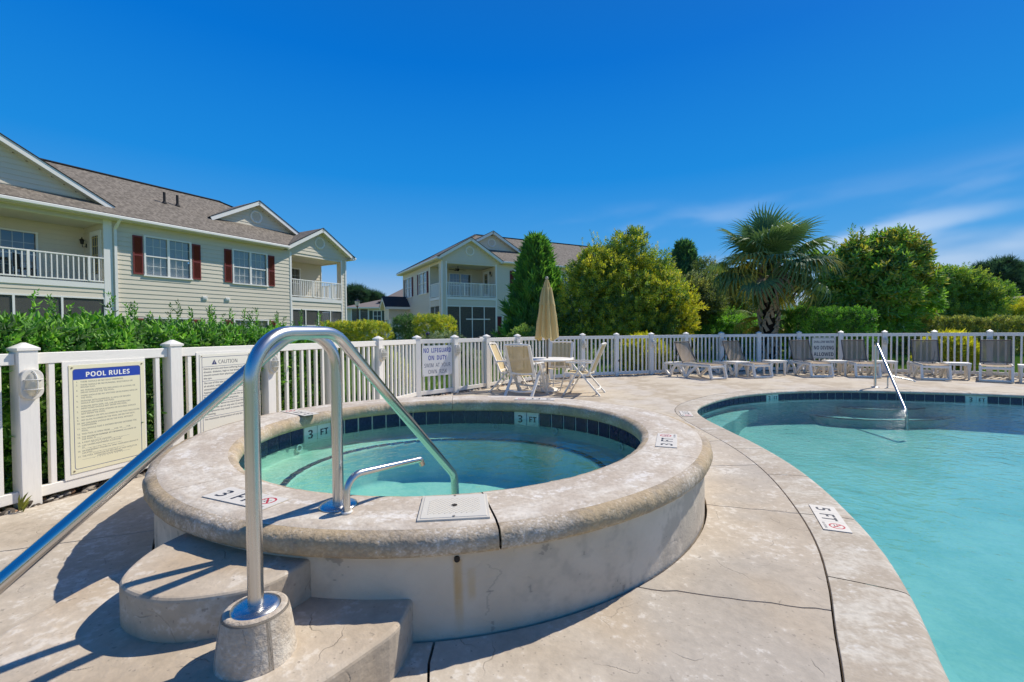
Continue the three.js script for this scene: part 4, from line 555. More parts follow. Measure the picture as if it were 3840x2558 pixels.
// lap siding on a wall frame: x along, z outwards; spans(y) gives the clear runs of one course
function siding(part, x0, x1, y0, y1, holes = [], mat = M.siding, clip) {
  for (let y = y0 + EXPO / 2; y < y1; y += EXPO) {
    let runs = [[x0, x1]]; if (clip) { const c = clip(y + EXPO * 0.3); if (!c) continue; runs = [[Math.max(x0, c[0]), Math.min(x1, c[1])]]; }
    for (const h of holes) if (y > h[2] - 0.02 && y < h[3] + 0.02) runs = runs.flatMap(([a, b]) => (h[1] <= a || h[0] >= b ? [[a, b]] : [[a, h[0]], [h[1], b]])).filter(([a, b]) => b - a > 0.03);
    for (const [a, b] of runs) { if (b - a < 0.04) continue; const m = obj('siding_board', boardG, mat, part); m.scale.x = b - a; m.position.set(a, y, 0.006); }
  }
}
function wallCore(part, x0, x1, y0, y1, holes = []) { const s = new THREE.Shape([[x0, y0], [x1, y0], [x1, y1], [x0, y1]].map((p) => new THREE.Vector2(...p))); for (const h of holes) s.holes.push(new THREE.Path([[h[0], h[2]], [h[1], h[2]], [h[1], h[3]], [h[0], h[3]]].map((p) => new THREE.Vector2(...p)))); obj('sheathing', new THREE.ExtrudeGeometry(s, { depth: 0.12, bevelEnabled: false }).translate(0, 0, -0.126), M.siding, part); }
function wall(root, pos, turn, x0, x1, y0, y1, holes = [], clip) { const w = group('wall', root, pos, turn); if (!clip) wallCore(w, x0, x1, y0, y1, holes); siding(w, x0, x1, y0, y1, holes, M.siding, clip); return w; }
function windowUnit(root, pos, turn, x0, x1, y0, y1, units = 2, cols = 3, blind = true, kind = 'window') {
  const w = group(kind, root, pos, turn), f = [], W = x1 - x0, H = y1 - y0, fw = 0.065, cx = (x0 + x1) / 2, cy = (y0 + y1) / 2;
  f.push(box(W + 0.06, fw, 0.07, cx, y1 - fw / 2 + 0.02, 0.02), box(W + 0.1, fw, 0.09, cx, y0 + fw / 2 - 0.03, 0.03), box(fw, H, 0.07, x0 + fw / 2 - 0.02, cy, 0.018), box(fw, H, 0.07, x1 - fw / 2 + 0.02, cy, 0.018));
  const uw = (W - fw) / units, mt = [];
  for (let k = 0; k < units; k++) {
    const a = x0 + fw / 2 + k * uw, b = a + uw; if (k) f.push(box(0.09, H, 0.06, a, cy, 0.012));
    f.push(box(uw, 0.05, 0.045, (a + b) / 2, cy, 0.004));
    for (let c = 1; c < cols; c++) mt.push(box(0.014, H - 0.1, 0.012, lerp(a + 0.03, b - 0.03, c / cols), cy, -0.006));
    for (const q of [0.25, 0.75]) mt.push(box(uw, 0.014, 0.012, (a + b) / 2, lerp(y0, y1, q), -0.0062));
    const p = obj('pane', unitG, M.glass, w); p.scale.set(uw - 0.08, H - 0.08, 0.004); p.position.set((a + b) / 2, cy, -0.02);
    if (blind) { const s = []; for (let y = y0 + 0.08; y < y1 - 0.05; y += 0.045) s.push(box(uw - 0.1, 0.030, 0.006, 0, 0, 0).rotateX(0.7).translate((a + b) / 2, y, -0.07)); obj('blind', s, M.blind, w); }
  }
  obj('frame', f, M.trim, w); obj('muntin', mt, M.trim, w); ubox('interior', M.room, w, W + 1.2, H + 0.6, 0.01, cx, cy, -1.5);
  return w;
}
function shutter(root, pos, turn, x, y0, y1, mat) { const s = group('shutter', root, pos, turn), H = y1 - y0, w = 0.34, cy = (y0 + y1) / 2; obj('stile', [box(0.045, H, 0.035, x - w / 2 + 0.022, cy, 0.032), box(0.045, H, 0.035, x + w / 2 - 0.022, cy, 0.032), box(w - 0.09, 0.07, 0.034, x, y1 - 0.035, 0.032), box(w - 0.09, 0.07, 0.034, x, y0 + 0.035, 0.032), box(w - 0.09, 0.06, 0.034, x, cy, 0.032), box(w - 0.09, H - 0.1, 0.006, x, cy, 0.018)], mat, s); const l = []; for (let y = y0 + 0.09; y < y1 - 0.07; y += 0.042) if (Math.abs(y - cy) > 0.04) l.push(box(w - 0.09, 0.036, 0.008).rotateX(0.6).translate(x, y, 0.034)); obj('louvre', l, mat, s); }
function vent(root, x, y, z, r = 0.30) { const v = group('gable_vent', root, [x, y, z]); obj('rim', new THREE.TorusGeometry(r, 0.045, 8, 32), M.trim, v); obj('back', new THREE.CircleGeometry(r, 28).translate(0, 0, -0.01), std(0.3, 0.3, 0.3, 0.8), v); const s = []; for (let k = -4; k <= 4; k++) { const yy = k * r / 5, hw = Math.sqrt(r * r - yy * yy); s.push(box(hw * 2, 0.05, 0.008).rotateX(0.7).translate(0, yy, 0.012)); } obj('louvre', s, M.trim, v); }
function railing(root, pos, turn, L, y0, y1, name = 'balcony_railing', step = 0.118) {
  const b = group(name, root, pos, turn); obj('hand_rail', rbox(L, 0.05, 0.06, L / 2, y1, 0, 0.01, 1), M.trim, b); obj('foot_rail', rbox(L, 0.045, 0.045, L / 2, y0, 0, 0.008, 1), M.trim, b);
  const n = Math.round(L / step); for (let k = 1; k < n; k++) { const big = k % 11 === 0; const m = obj('baluster', unitG, M.trim, b); m.scale.set(big ? 0.07 : 0.035, y1 - y0, big ? 0.07 : 0.035); m.position.set(L * k / n, (y0 + y1) / 2, 0); } return b;
}
function roofFace(pts, o) { // shingle uv: along the eave and up the slope
  const a = pts[0], u = pts[1].clone().sub(a).normalize(), n = u.clone().cross(pts[2].clone().sub(a)).normalize(), v = n.clone().cross(u); return faceGeo(pts, (p) => { const d = p.clone().sub(a); return [d.dot(u) / 2, d.dot(v) / 2]; });
}
function gable(root, ec, half, yB, yP, zF, zBack, sx, ventR = 0.30, name = 'gable') {
  const g = group(name, root, [0, 0, 0]), sl = (yP - yB) / half, X = (e) => sx * e, ov = 0.32, t = 0.16;
  const A = V(X(ec - half), yB, zF + ov), B = V(X(ec + half), yB, zF + ov), Pk = V(X(ec), yP, zF + ov), A2 = A.clone().setZ(zBack), B2 = B.clone().setZ(zBack), P2 = Pk.clone().setZ(zBack);
  obj('shingles', [roofFace([A, A2, P2, Pk].reverse().slice()), roofFace([B2, B, Pk, P2])], M.shingle, g);
  for (const [s, Q] of [[1, A], [-1, B]]) { const top = Pk.clone(), foot = Q.clone(), d = top.clone().sub(foot).normalize(), up = V(-d.y, d.x, 0); if (up.y < 0) up.negate(); const rb = (off, w, h, z) => bar(foot.clone().addScaledVector(up, off).setZ(zF + z), top.clone().addScaledVector(up, off).setZ(zF + z), w, h, V(0, 0, 1)); obj('rake_board', rb(-0.11, 0.19, 0.03, ov + 0.012), M.trim, g); obj('drip_edge', rb(0.005, 0.03, 0.06, ov + 0.02), M.shingleDark, g); obj('rake_soffit', rb(-0.19, 0.02, ov, ov / 2 - 0.006), M.soffit, g); }
  const wl = group('gable_wall', root, [0, 0, zF]); obj('sheathing', new THREE.ExtrudeGeometry(new THREE.Shape([[X(ec - half + 0.3), yB - 0.2], [X(ec + half - 0.3), yB - 0.2], [X(ec), yP - 0.3]].map((p) => new THREE.Vector2(...p))), { depth: 0.1, bevelEnabled: false }).translate(0, 0, -0.11), M.siding, wl);
  const hw = (y) => half - (y - yB) / sl - 0.22; siding(wl, -99, 99, yB - 0.2, yP - 0.2, [], M.siding, (y) => { const w = Math.min(hw(Math.max(y, yB)), half - 0.2); return w > 0.08 ? [X(ec) - w, X(ec) + w] : null; });
  if (ventR) vent(root, X(ec), yB + (yP - yB) * 0.40, zF + 0.03, ventR);
  return g;
}
function lantern(root, x, y, z, turn) { const l = group('wall_lantern', root, [x, y, z], turn); obj('bracket', [box(0.05, 0.16, 0.02, 0, -0.05, 0.01), bar(V(0, -0.08, 0.02), V(0, -0.12, 0.12), 0.02, 0.02), bar(V(0, -0.12, 0.12), V(0, 0, 0.14), 0.02, 0.02)], M.black, l); obj('lantern_cage', [new THREE.CylinderGeometry(0.075, 0.05, 0.16, 6, 1, true).translate(0, 0.08, 0.14), new THREE.ConeGeometry(0.1, 0.09, 6).translate(0, 0.2, 0.14), new THREE.SphereGeometry(0.02, 8, 6).translate(0, 0.26, 0.14)], M.black, l); }

function house(name, label, pos, turn, sx, o) {
  const h = thing(name, label, 'building', pos, turn), X = (e) => sx * e, { L, pw, D } = o, EV = 5.95, SOF = 5.80, gy = o.gy ?? -0.4;
  const seg = (e0, e1) => (sx > 0 ? [e0, e1] : [-e1, -e0]);
  const wl = (e0, e1, y0, y1, z = 0, holes = []) => { const [a, b] = seg(e0, e1); return wall(h, [0, 0, z], 0, a, b, y0, y1, holes.map(([p, q, c, d]) => [...seg(p, q), c, d])); };
  // roof
  const zr = -D / 2, RP = EV + 0.565 * (D / 2 + 0.4), F = (e, y, z) => V(X(e), y, z), Lr = L + 0.4;
  const f0 = F(-0.4, EV, 0.4), f1 = F(Lr, EV, 0.4), r0 = F(D / 2, RP, zr), r1 = F(Lr - (o.hip ? D / 2 : 0), RP, zr), b0 = F(-0.4, EV, -D - 0.4), b1 = F(Lr, EV, -D - 0.4);
  const roof = group('roof', h); obj('shingles', [roofFace([F(o.pw + 0.47, EV, 0.4), f1, r1, r0, F(o.pw / 2 + 0.02, EV + 0.6 * (o.pw / 2 + 0.45), 0.4 - 0.6 * (o.pw / 2 + 0.45) / 0.565)]), roofFace([b1, b0, r0, r1]), roofFace([b0, f0, r0]), roofFace([f1, b1, r1])], M.shingle, roof);
  for (const [p, q] of [[r0, r1], [f0, r0], [b0, r0]]) obj('ridge_cap', bar(p.clone().setY(p.y + 0.02), q.clone().setY(q.y + 0.02), 0.2, 0.05), M.shingleDark, roof);
  obj('soffit', [box(L - o.pw - 0.1, 0.02, 0.42, X((L + o.pw + 0.9) / 2), SOF, 0.2), box(0.42, 0.02, D + 0.8, X(-0.2), SOF - 0.004, -D / 2)], M.soffit, roof);
  const gx = o.gutterFrom; const gut = (a, b) => [rbox(b - a, 0.13, 0.11, X((a + b) / 2), EV - 0.06, 0.45, 0.03, 2), box(b - a, 0.16, 0.02, X((a + b) / 2), EV - 0.08, 0.39)];
  obj('gutter', gut(gx, L), M.trim, roof); obj('gutter', [rbox(0.11, 0.13, D + 0.8, X(-0.45), EV - 0.06, -D / 2, 0.03, 2), box(0.02, 0.16, D + 0.8, X(-0.39), EV - 0.08, -D / 2)], M.trim, roof);
  obj('drip_edge', [box(L - gx, 0.02, 0.08, X((L + gx) / 2), EV + 0.012, 0.45)], M.shingleDark, roof);
  for (const [e, z] of o.pipes ?? []) obj('vent_pipe', [cyl(0.055, 0.055, 0.62, X(e), EV + 0.565 * (0.4 - z) - 0.1, z, 12), cyl(0.12, 0.07, 0.12, X(e), EV + 0.565 * (0.4 - z) - 0.03, z, 12)], M.shingleDark, roof);
  // front wall with its windows
  const holes = o.windows.map(([e0, e1, y0, y1]) => [e0, e1, y0, y1]);
  wl(pw, o.wallTo, gy, SOF, 0, holes);
  for (const [e0, e1, y0, y1, sh, bl] of o.windows) { const [a, b] = seg(e0, e1); windowUnit(h, [0, 0, 0], 0, a, b, y0, y1, e1 - e0 > 1.2 ? 2 : 1, 3, bl !== false); if (sh) for (const e of [e0 - 0.23, e1 + 0.23]) shutter(h, [0, 0, 0], 0, X(e), y0 + 0.02, y1 - 0.04, o.shutter); }
  // end wall
  const et = sx > 0 ? -Math.PI / 2 : Math.PI / 2, zs = (s) => (sx > 0 ? s : -s), eseg = (s0, s1) => (sx > 0 ? [-s1, -s0].map((v) => v) : [s0, s1]);
  // in the end wall's own frame x runs towards the front for sx > 0 and towards the back for sx < 0
  const endW = (s0, s1, y0, y1, hol = []) => { const fr = sx > 0 ? (s) => -s : (s) => s; const [a, b] = [fr(s0), fr(s1)].sort((p, q) => p - q); return wall(h, [0, 0, 0], et, a, b, y0, y1, hol.map(([p, q, c, d]) => { const [i, j] = [fr(p), fr(q)].sort((m, n) => m - n); return [i, j, c, d]; })); };
  endW(o.pd, D, gy, SOF, o.endWindows); for (const [s0, s1, y0, y1] of o.endWindows) { const fr = sx > 0 ? (s) => -s : (s) => s, [a, b] = [fr(s0), fr(s1)].sort((p, q) => p - q); windowUnit(h, [0, 0, 0], et, a, b, y0, y1, 2, 2, true); for (const c of [a - 0.21, b + 0.21]) shutter(h, [0, 0, 0], et, c, y0 + 0.02, y1 - 0.04, o.shutter); }
  // corner porch: post, slab, ceiling, inner walls
  const post = group('porch_post', h); for (const [w, d, x, z] of [[0.30, 0.40, 0.17, -0.22]]) obj('core', box(w, SOF - gy, d, X(x), (SOF + gy) / 2, z), M.siding, post);
  { const a = seg(0.05, 0.31); siding(group('wall', h, [0, 0, -0.012]), a[0], a[1], gy, SOF); const g2 = group('wall', h, [X(0.012), 0, 0], et); siding(g2, sx > 0 ? -0 - 0 + -0.42 + 0.0 : 0.03, sx > 0 ? -0.03 + 0 : 0.42, gy, SOF); }
  for (const q of [box(0.09, SOF - gy, 0.03, X(0.025), (SOF + gy) / 2, 0.015), box(0.03, SOF - gy, 0.09, X(-0.015), (SOF + gy) / 2, -0.03), box(0.09, SOF - gy, 0.03, X(0.34), (SOF + gy) / 2, 0.015), box(0.03, SOF - gy, 0.09, X(-0.012), (SOF + gy) / 2, -0.44), box(0.11, SOF - gy, 0.03, X(pw + 0.02), (SOF + gy) / 2, 0.018), box(0.03, SOF - gy, 0.1, X(-0.012), (SOF + gy) / 2, -o.pd), box(0.1, SOF - gy, 0.03, X(o.wallTo), (SOF + gy) / 2, 0.018)]) obj('corner_board', q, M.trim, post);
  const pd = o.pd, mid = pw / 2;
  const slab = group('balcony_floor', h); obj('deck_slab', box(pw - 0.1, 0.18, pd - 0.06, X(mid), 3.19, -pd / 2), M.soffit, slab); obj('fascia', [box(pw - 0.3, 0.2, 0.03, X(mid + 0.2), 3.19, 0.022), box(0.03, 0.2, pd - 0.45, X(-0.022), 3.19, -pd / 2 - 0.2)], M.trim, slab);
  obj('porch_ceiling', box(pw, 0.03, pd, X(mid), 5.66, -pd / 2), M.soffit, roof);
  wl(0.35, pw, 5.60, EV, 0); wl(0.35, pw, 2.66, 3.08, 0); { const fr = sx > 0 ? (s) => -s : (s) => s, [a, b] = [fr(0.45), fr(pd)].sort((p, q) => p - q); wall(h, [0, 0, 0], et, a, b, 5.60, SOF); wall(h, [0, 0, 0], et, a, b, 2.66, 3.08); }
  // inner walls: back wall and side wall
  wl(0, pw, gy, 5.66, -pd, [[1.5, 3.3, 3.45, 5.25]]); { const [a, b] = seg(1.5, 3.3); windowUnit(h, [0, 0, -pd], 0, a, b, 3.45, 5.25, 2, 3, false); }
  { const it = sx > 0 ? -Math.PI / 2 : Math.PI / 2; const w2 = group('wall', h, [X(pw - 0.02), 0, 0], it), r = sx > 0 ? [-pd, 0].map((v) => v) : [0, pd]; siding(w2, r[0], r[1], gy, 5.66); const dx = sx > 0 ? -pd * 0.62 : pd * 0.62; const d = group('porch_door', h, [X(pw - 0.045), 0, 0], it); obj('door_frame', box(1.0, 2.15, 0.03, dx, 4.33, 0.0), M.trim, d); obj('door_glass', box(0.5, 1.5, 0.03, dx, 4.45, 0.012), M.darkPane, d); const mt = []; for (let k = -1; k <= 1; k++) mt.push(box(0.03, 1.5, 0.03, dx + k * 0.2, 4.45, 0.02)); for (let k = -2; k <= 2; k++) mt.push(box(0.5, 0.03, 0.03, dx, 4.45 + k * 0.34, 0.0204)); obj('door_muntin', mt, M.brass, d); lantern(h, X(pw - 0.06), 5.05, -(pd * 0.22), it); }
  railing(h, [sx > 0 ? 0.37 : -pw + 0.04, 0, 0.01], 0, pw - 0.4, 3.36, 4.27); railing(h, [X(0.01), 0, -0.46], Math.PI / 2, pd - 0.5, 3.36, 4.27);
  // screened ground floor
  const scr = group('screen_porch', h); const fe = [], nP = 4; for (let k = 0; k <= nP; k++) fe.push(box(0.055, 2.66 - gy, 0.06, X(lerp(0.37, pw - 0.03, k / nP)), (2.66 + gy) / 2, 0.0)); fe.push(box(pw - 0.36, 0.06, 0.06, X(mid + 0.17), 2.63, 0.001)); fe.push(box((pw - 0.4) / 2, 0.07, 0.05, X(lerp(0.37, pw, 0.62)), 1.72, 0.002)); for (let k = 0; k <= 2; k++) fe.push(box(0.06, 2.66 - gy, 0.055, X(0.0), (2.66 + gy) / 2, lerp(-0.46, -pd + 0.05, k / 2))); obj('screen_frame', fe, M.trim, scr);
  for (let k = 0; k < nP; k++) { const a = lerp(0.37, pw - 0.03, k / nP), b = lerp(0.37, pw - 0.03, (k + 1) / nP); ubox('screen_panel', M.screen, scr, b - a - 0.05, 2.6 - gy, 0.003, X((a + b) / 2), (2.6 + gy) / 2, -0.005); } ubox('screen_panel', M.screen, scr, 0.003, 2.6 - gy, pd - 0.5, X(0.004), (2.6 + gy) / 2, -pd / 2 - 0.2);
  // gables
  gable(h, pw / 2 + 0.02, pw / 2 + 0.45, EV, EV + 0.60 * (pw / 2 + 0.45), 0.02, -5, sx, 0.30, 'porch_gable');
  for (const [ec, hf, yB, yP, z] of o.gables) gable(h, ec, hf, yB, yP, z, -D / 2, sx, hf > 4 ? 0 : 0.30);
  // downspout
  if (o.downspout) for (const e of o.downspout) obj('downspout', [box(0.09, SOF - gy - 0.3, 0.07, X(e), (SOF + gy) / 2 - 0.15, 0.065), bar(V(X(e), SOF - 0.32, 0.07), V(X(e - 0.05), SOF + 0.06, 0.42), 0.08, 0.07), box(0.09, 0.14, 0.08, X(e - 0.05), SOF + 0.06, 0.43)], M.trim, h);
  for (const [e, y] of o.vents ?? []) obj('dryer_vent', [box(0.2, 0.17, 0.05, X(e), y, 0.03), box(0.15, 0.02, 0.03, X(e), y + 0.03, 0.06), box(0.15, 0.02, 0.03, X(e), y - 0.02, 0.06)], M.trim, h);
  // rear walls close the volume
  obj('rear_wall', [box(L, SOF - gy, 0.1, X(L / 2), (SOF + gy) / 2, -D + 0.05), box(0.1, SOF - gy, D, X(L - 0.05), (SOF + gy) / 2, -D / 2)], M.siding, h);
  return h;
}
const bd = [0.481, 0.8767];
{
  // left house: origin at its far right corner, which holds the porch
  const t0 = 11.62, O = [-15.817 + bd[0] * t0, 18 + bd[1] * t0];
  const e = (t) => t0 - t;
  const h = house('apartment_house', 'cream lap sided house with red shutters and corner balcony behind the hedge', [O[0], 0, -O[1]], 61.25 * RAD, -1, { L: 24, pw: 3.75, D: 9.6, pd: 2.3, wallTo: t0 - 0.02, gutterFrom: 4.1, hip: true, shutter: M.shutterRed, windows: [[e(6.5), e(4.75), 3.75, 5.40, true], [e(2.9), e(1.14), 3.75, 5.40, true], [e(6.5), e(4.75), 0.4, 2.0, true], [e(2.9), e(1.14), 0.4, 2.0, true]], endWindows: [], gables: [[4.55, 2.55, 7.12, 8.52, -1.75], [16.2, 4.95, 6.45, 9.25, -0.75]], pipes: [[e(3.0), -2.4], [e(3.55), -2.4]], downspout: [e(0.16)], vents: [[e(3.45), 2.95], [e(4.47), 2.95]] });
  // recessed balcony bay at its left end
  const X = (v) => -v, b0 = t0 + 0.2, b1 = 20.5, rd = 1.75, gy = -0.4;
  const wl = (e0, e1, y0, y1, z, holes = []) => wall(h, [0, 0, z], 0, -e1, -e0, y0, y1, holes.map(([p, q, c, d]) => [-q, -p, c, d]));
  obj('corner_board', [box(0.2, 6.2, 0.04, X(b0 - 0.1), 2.7, 0.02)], M.trim, h);
  wl(b0, b1, 2.74, 3.08, 0); wl(b0, b1, gy, 5.66, -rd, [[13.2, 17.0, 3.5, 5.2]]); windowUnit(h, [0, 0, -rd], 0, -17.0, -13.2, 3.5, 5.2, 3, 4, false);
  obj('balcony_floor', [box(b1 - b0, 0.18, rd, X((b0 + b1) / 2), 3.19, -rd / 2), box(b1 - b0, 0.2, 0.03, X((b0 + b1) / 2), 3.19, 0.022)], M.trim, h);
  obj('balcony_ceiling', box(b1 - b0, 0.03, rd + 0.1, X((b0 + b1) / 2), 5.66, -rd / 2), M.soffit, h);
  obj('balcony_beam', box(b1 - b0, 0.2, 0.14, X((b0 + b1) / 2), 5.72, -0.05), M.soffit, h);
  { const w2 = group('wall', h, [X(b0 - 0.004), 0, 0], -Math.PI / 2); siding(w2, -rd, 0, gy, 5.66); wallCore(w2, -rd, 0, gy, 5.66); const d = group('balcony_door', h, [X(b0 + 0.02), 0, 0], -Math.PI / 2), dx = -0.62; obj('door_frame', box(0.98, 2.15, 0.03, dx, 4.33, 0), M.trim, d); obj('door_glass', box(0.5, 1.5, 0.03, dx, 4.45, 0.012), M.darkPane, d); const mt = []; for (let k = -1; k <= 1; k++) mt.push(box(0.03, 1.5, 0.03, dx + k * 0.2, 4.45, 0.02)); for (let k = -2; k <= 2; k++) mt.push(box(0.5, 0.03, 0.03, dx, 4.45 + k * 0.34, 0.0204)); obj('door_muntin', mt, M.brass, d); lantern(h, X(b0 + 0.02), 4.95, -1.45, -Math.PI / 2); }
  railing(h, [X(b1), 0, 0.01], 0, b1 - b0, 3.36, 4.27, 'balcony_railing', 0.15);
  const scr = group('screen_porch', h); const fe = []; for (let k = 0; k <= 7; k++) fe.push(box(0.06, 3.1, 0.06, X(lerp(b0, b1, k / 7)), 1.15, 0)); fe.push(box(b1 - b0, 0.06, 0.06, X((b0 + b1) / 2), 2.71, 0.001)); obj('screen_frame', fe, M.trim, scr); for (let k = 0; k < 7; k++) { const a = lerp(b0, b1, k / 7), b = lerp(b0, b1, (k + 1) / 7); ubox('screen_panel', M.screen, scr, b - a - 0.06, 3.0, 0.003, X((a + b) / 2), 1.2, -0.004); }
  wl(b1, 24, gy, 5.8, 0);
  // a glass table and two chairs on the balcony
  const bt = thing('balcony_table', 'dark metal table on the left house balcony behind the railing', 'table'), P = (ee, z, y) => V(O[0], 0, -O[1]).add(V(-ee, y, z).applyAxisAngle(V(0, 1, 0), 61.25 * RAD));
  bt.position.copy(P(14.7, -0.85, 3.28)); obj('table_top', cyl(0.5, 0.5, 0.03, 0, 0.70, 0, 24), M.black, bt); for (const a of [0.4, 2.0, 3.6, 5.2]) obj('leg', bar(V(Math.cos(a) * 0.35, 0, Math.sin(a) * 0.35), V(Math.cos(a) * 0.4, 0.7, Math.sin(a) * 0.4), 0.03, 0.03), M.black, bt);
  for (const [ee, z, tt, lb] of [[13.75, -0.9, 1.0, 'black metal chair on the left house balcony, nearer the door'], [15.6, -0.8, -1.9, 'black metal chair on the left house balcony beyond the dark table']]) { const c = thing('balcony_chair', lb, 'chair', [0, 0, 0], 61.25 * RAD + tt, 'chairs on the left balcony'); c.position.copy(P(ee, z, 3.28)); obj('seat', rbox(0.48, 0.03, 0.46, 0, 0.43, 0), M.black, c); obj('backrest', rbox(0.48, 0.5, 0.03, 0, 0.72, -0.23), M.black, c); for (const a of [-1, 1]) for (const b of [-1, 1]) obj('leg', bar(V(a * 0.21, 0, b * 0.22), V(a * 0.22, 0.43, b * 0.2), 0.025, 0.025), M.black, c); }
}
{
  const h = house('apartment_house', 'cream lap sided house with wine shutters and gabled corner balcony behind the umbrella', [-4.82, 0.49, -31.52], 29.09 * RAD, 1, { L: 24, pw: 4.2, D: 9.6, pd: 2.45, wallTo: 23.98, gutterFrom: 4.6, hip: true, gy: -0.6, shutter: M.shutterWine, windows: [[5.77, 7.5, 3.75, 5.40, true], [9.2, 10.95, 3.75, 5.40, true], [4.72, 5.55, 0.3, 1.95, false], [9.2, 10.95, 0.3, 1.95, true], [14, 15.8, 3.75, 5.4, true], [18, 19.8, 3.75, 5.4, true]], endWindows: [[3.15, 5.03, 3.75, 5.40], [6.97, 8.87, 3.75, 5.40]], gables: [[4.75, 2.6, 7.12, 8.55, -1.75]], pipes: [[8.0, -2.4], [8.6, -2.4]], downspout: [] });
  shutter(h, [0, 0, 0], 0, 4.45, 0.32, 1.93, M.shutterWine);
  const fan = group('ceiling_fan', h, [1.75, 5.35, -1.3]); obj('motor', [cyl(0.1, 0.12, 0.1), cyl(0.02, 0.02, 0.3, 0, 0.05, 0), new THREE.SphereGeometry(0.09, 12, 8).scale(1, 0.7, 1).translate(0, -0.02, 0)], M.black, fan); for (let k = 0; k < 5; k++) obj('blade', rbox(0.58, 0.012, 0.13, 0.40, 0.03, 0, 0.005).rotateX(0.15).rotateY(k * 1.2566 + 0.3), std(0.05, 0.035, 0.025, 0.6), fan);
  const P = (x, y, z) => V(-4.82, 0.49, -31.52).add(V(x, y, z).applyAxisAngle(V(0, 1, 0), 29.09 * RAD));
  // gas grill on the patio
  const g = thing('gas_grill', 'black gas grill with steel lid on the patio before the screened porch', 'grill', [0, 0, 0], 29.09 * RAD); g.position.copy(P(2.6, -0.55, 1.1));
  obj('cart', [box(0.7, 0.5, 0.45, 0, 0.45, 0), box(0.04, 0.75, 0.04, -0.33, 0.375, 0.2), box(0.04, 0.75, 0.04, 0.33, 0.375, 0.2)], M.black, g); obj('lid', new THREE.CylinderGeometry(0.27, 0.27, 0.72, 24, 1, false, 0, Math.PI).rotateZ(Math.PI / 2).rotateX(0).translate(0, 0.78, 0), std(0.35, 0.35, 0.36, 0.3, { metalness: 0.8 }), g); obj('side_shelf', [rbox(0.4, 0.04, 0.42, -0.58, 0.78, 0), rbox(0.3, 0.04, 0.42, 0.5, 0.78, 0)], std(0.55, 0.54, 0.5, 0.5), g); obj('handle', bar(V(-0.22, 0.86, 0.3), V(0.22, 0.86, 0.3), 0.02, 0.02), M.steel, g);
  for (const s of [-1, 1]) obj('wheel', new THREE.CylinderGeometry(0.09, 0.09, 0.04, 16).rotateZ(Math.PI / 2).translate(s * 0.34, 0.09, -0.1), M.black, g);
}
// distant house in the gap, its gabled annexe, and roofs behind the trees
function farHouse(label, [x, z], turn, L, Dp, H, roofH, wins, y = 0) {
  const h = thing('distant_house', label, 'building', [x, y, -z], turn * RAD);
  obj('wall', box(L, H, Dp, 0, H / 2 - 0.3, -Dp / 2), M.siding, h);
  const a = V(-L / 2 - 0.5, H - 0.3, 0.5), b = V(L / 2 + 0.5, H - 0.3, 0.5), c = V(L / 2 - Dp * 0.4, H + roofH, -Dp / 2), d = V(-L / 2 + Dp * 0.4, H + roofH, -Dp / 2), e = V(L / 2 + 0.5, H - 0.3, -Dp - 0.5), f = V(-L / 2 - 0.5, H - 0.3, -Dp - 0.5);
  obj('roof', [roofFace([a, b, c, d]), roofFace([e, f, d, c]), roofFace([b, e, c]), roofFace([f, a, d])], std(0.20, 0.165, 0.145, 0.95), h);
  obj('gutter', box(L + 1, 0.16, 0.08, 0, H - 0.36, 0.52), M.trim, h);
  for (const [wx, wy, ww, wh, kind] of wins) { if (kind === 'screen') { const p = group('screen_porch', h); obj('screen_panel', box(ww, wh, 0.04, wx, wy, 0.02), M.screen, p); obj('screen_frame', [box(0.12, wh, 0.08, wx - ww / 2, wy, 0.03), box(0.12, wh, 0.08, wx, wy, 0.03), box(0.12, wh, 0.08, wx + ww / 2, wy, 0.03), box(ww + 0.2, 0.14, 0.08, wx, wy + wh / 2, 0.031)], M.trim, p); railing(h, [wx - ww / 2, 0, 0.09], 0, ww, wy - wh / 2 - 0.9, wy - wh / 2 + 0.05, 'balcony_railing', 0.16); } else { const w = group('window', h); obj('pane', box(ww, wh, 0.03, wx, wy, 0.015), M.darkPane, w); obj('frame', [box(ww + 0.16, 0.1, 0.06, wx, wy + wh / 2, 0.03), box(ww + 0.16, 0.1, 0.06, wx, wy - wh / 2, 0.03), box(0.1, wh, 0.06, wx - ww / 2, wy, 0.031), box(0.1, wh, 0.06, wx + ww / 2, wy, 0.031), box(0.06, wh, 0.05, wx, wy, 0.03), box(ww, 0.06, 0.05, wx, wy, 0.0305)], M.trim, w); for (const s of [-1, 1]) obj('shutter', box(0.45, wh, 0.05, wx + s * (ww / 2 + 0.32), wy, 0.03), std(0.05, 0.075, 0.055, 0.7), h); } }
  return h;
}
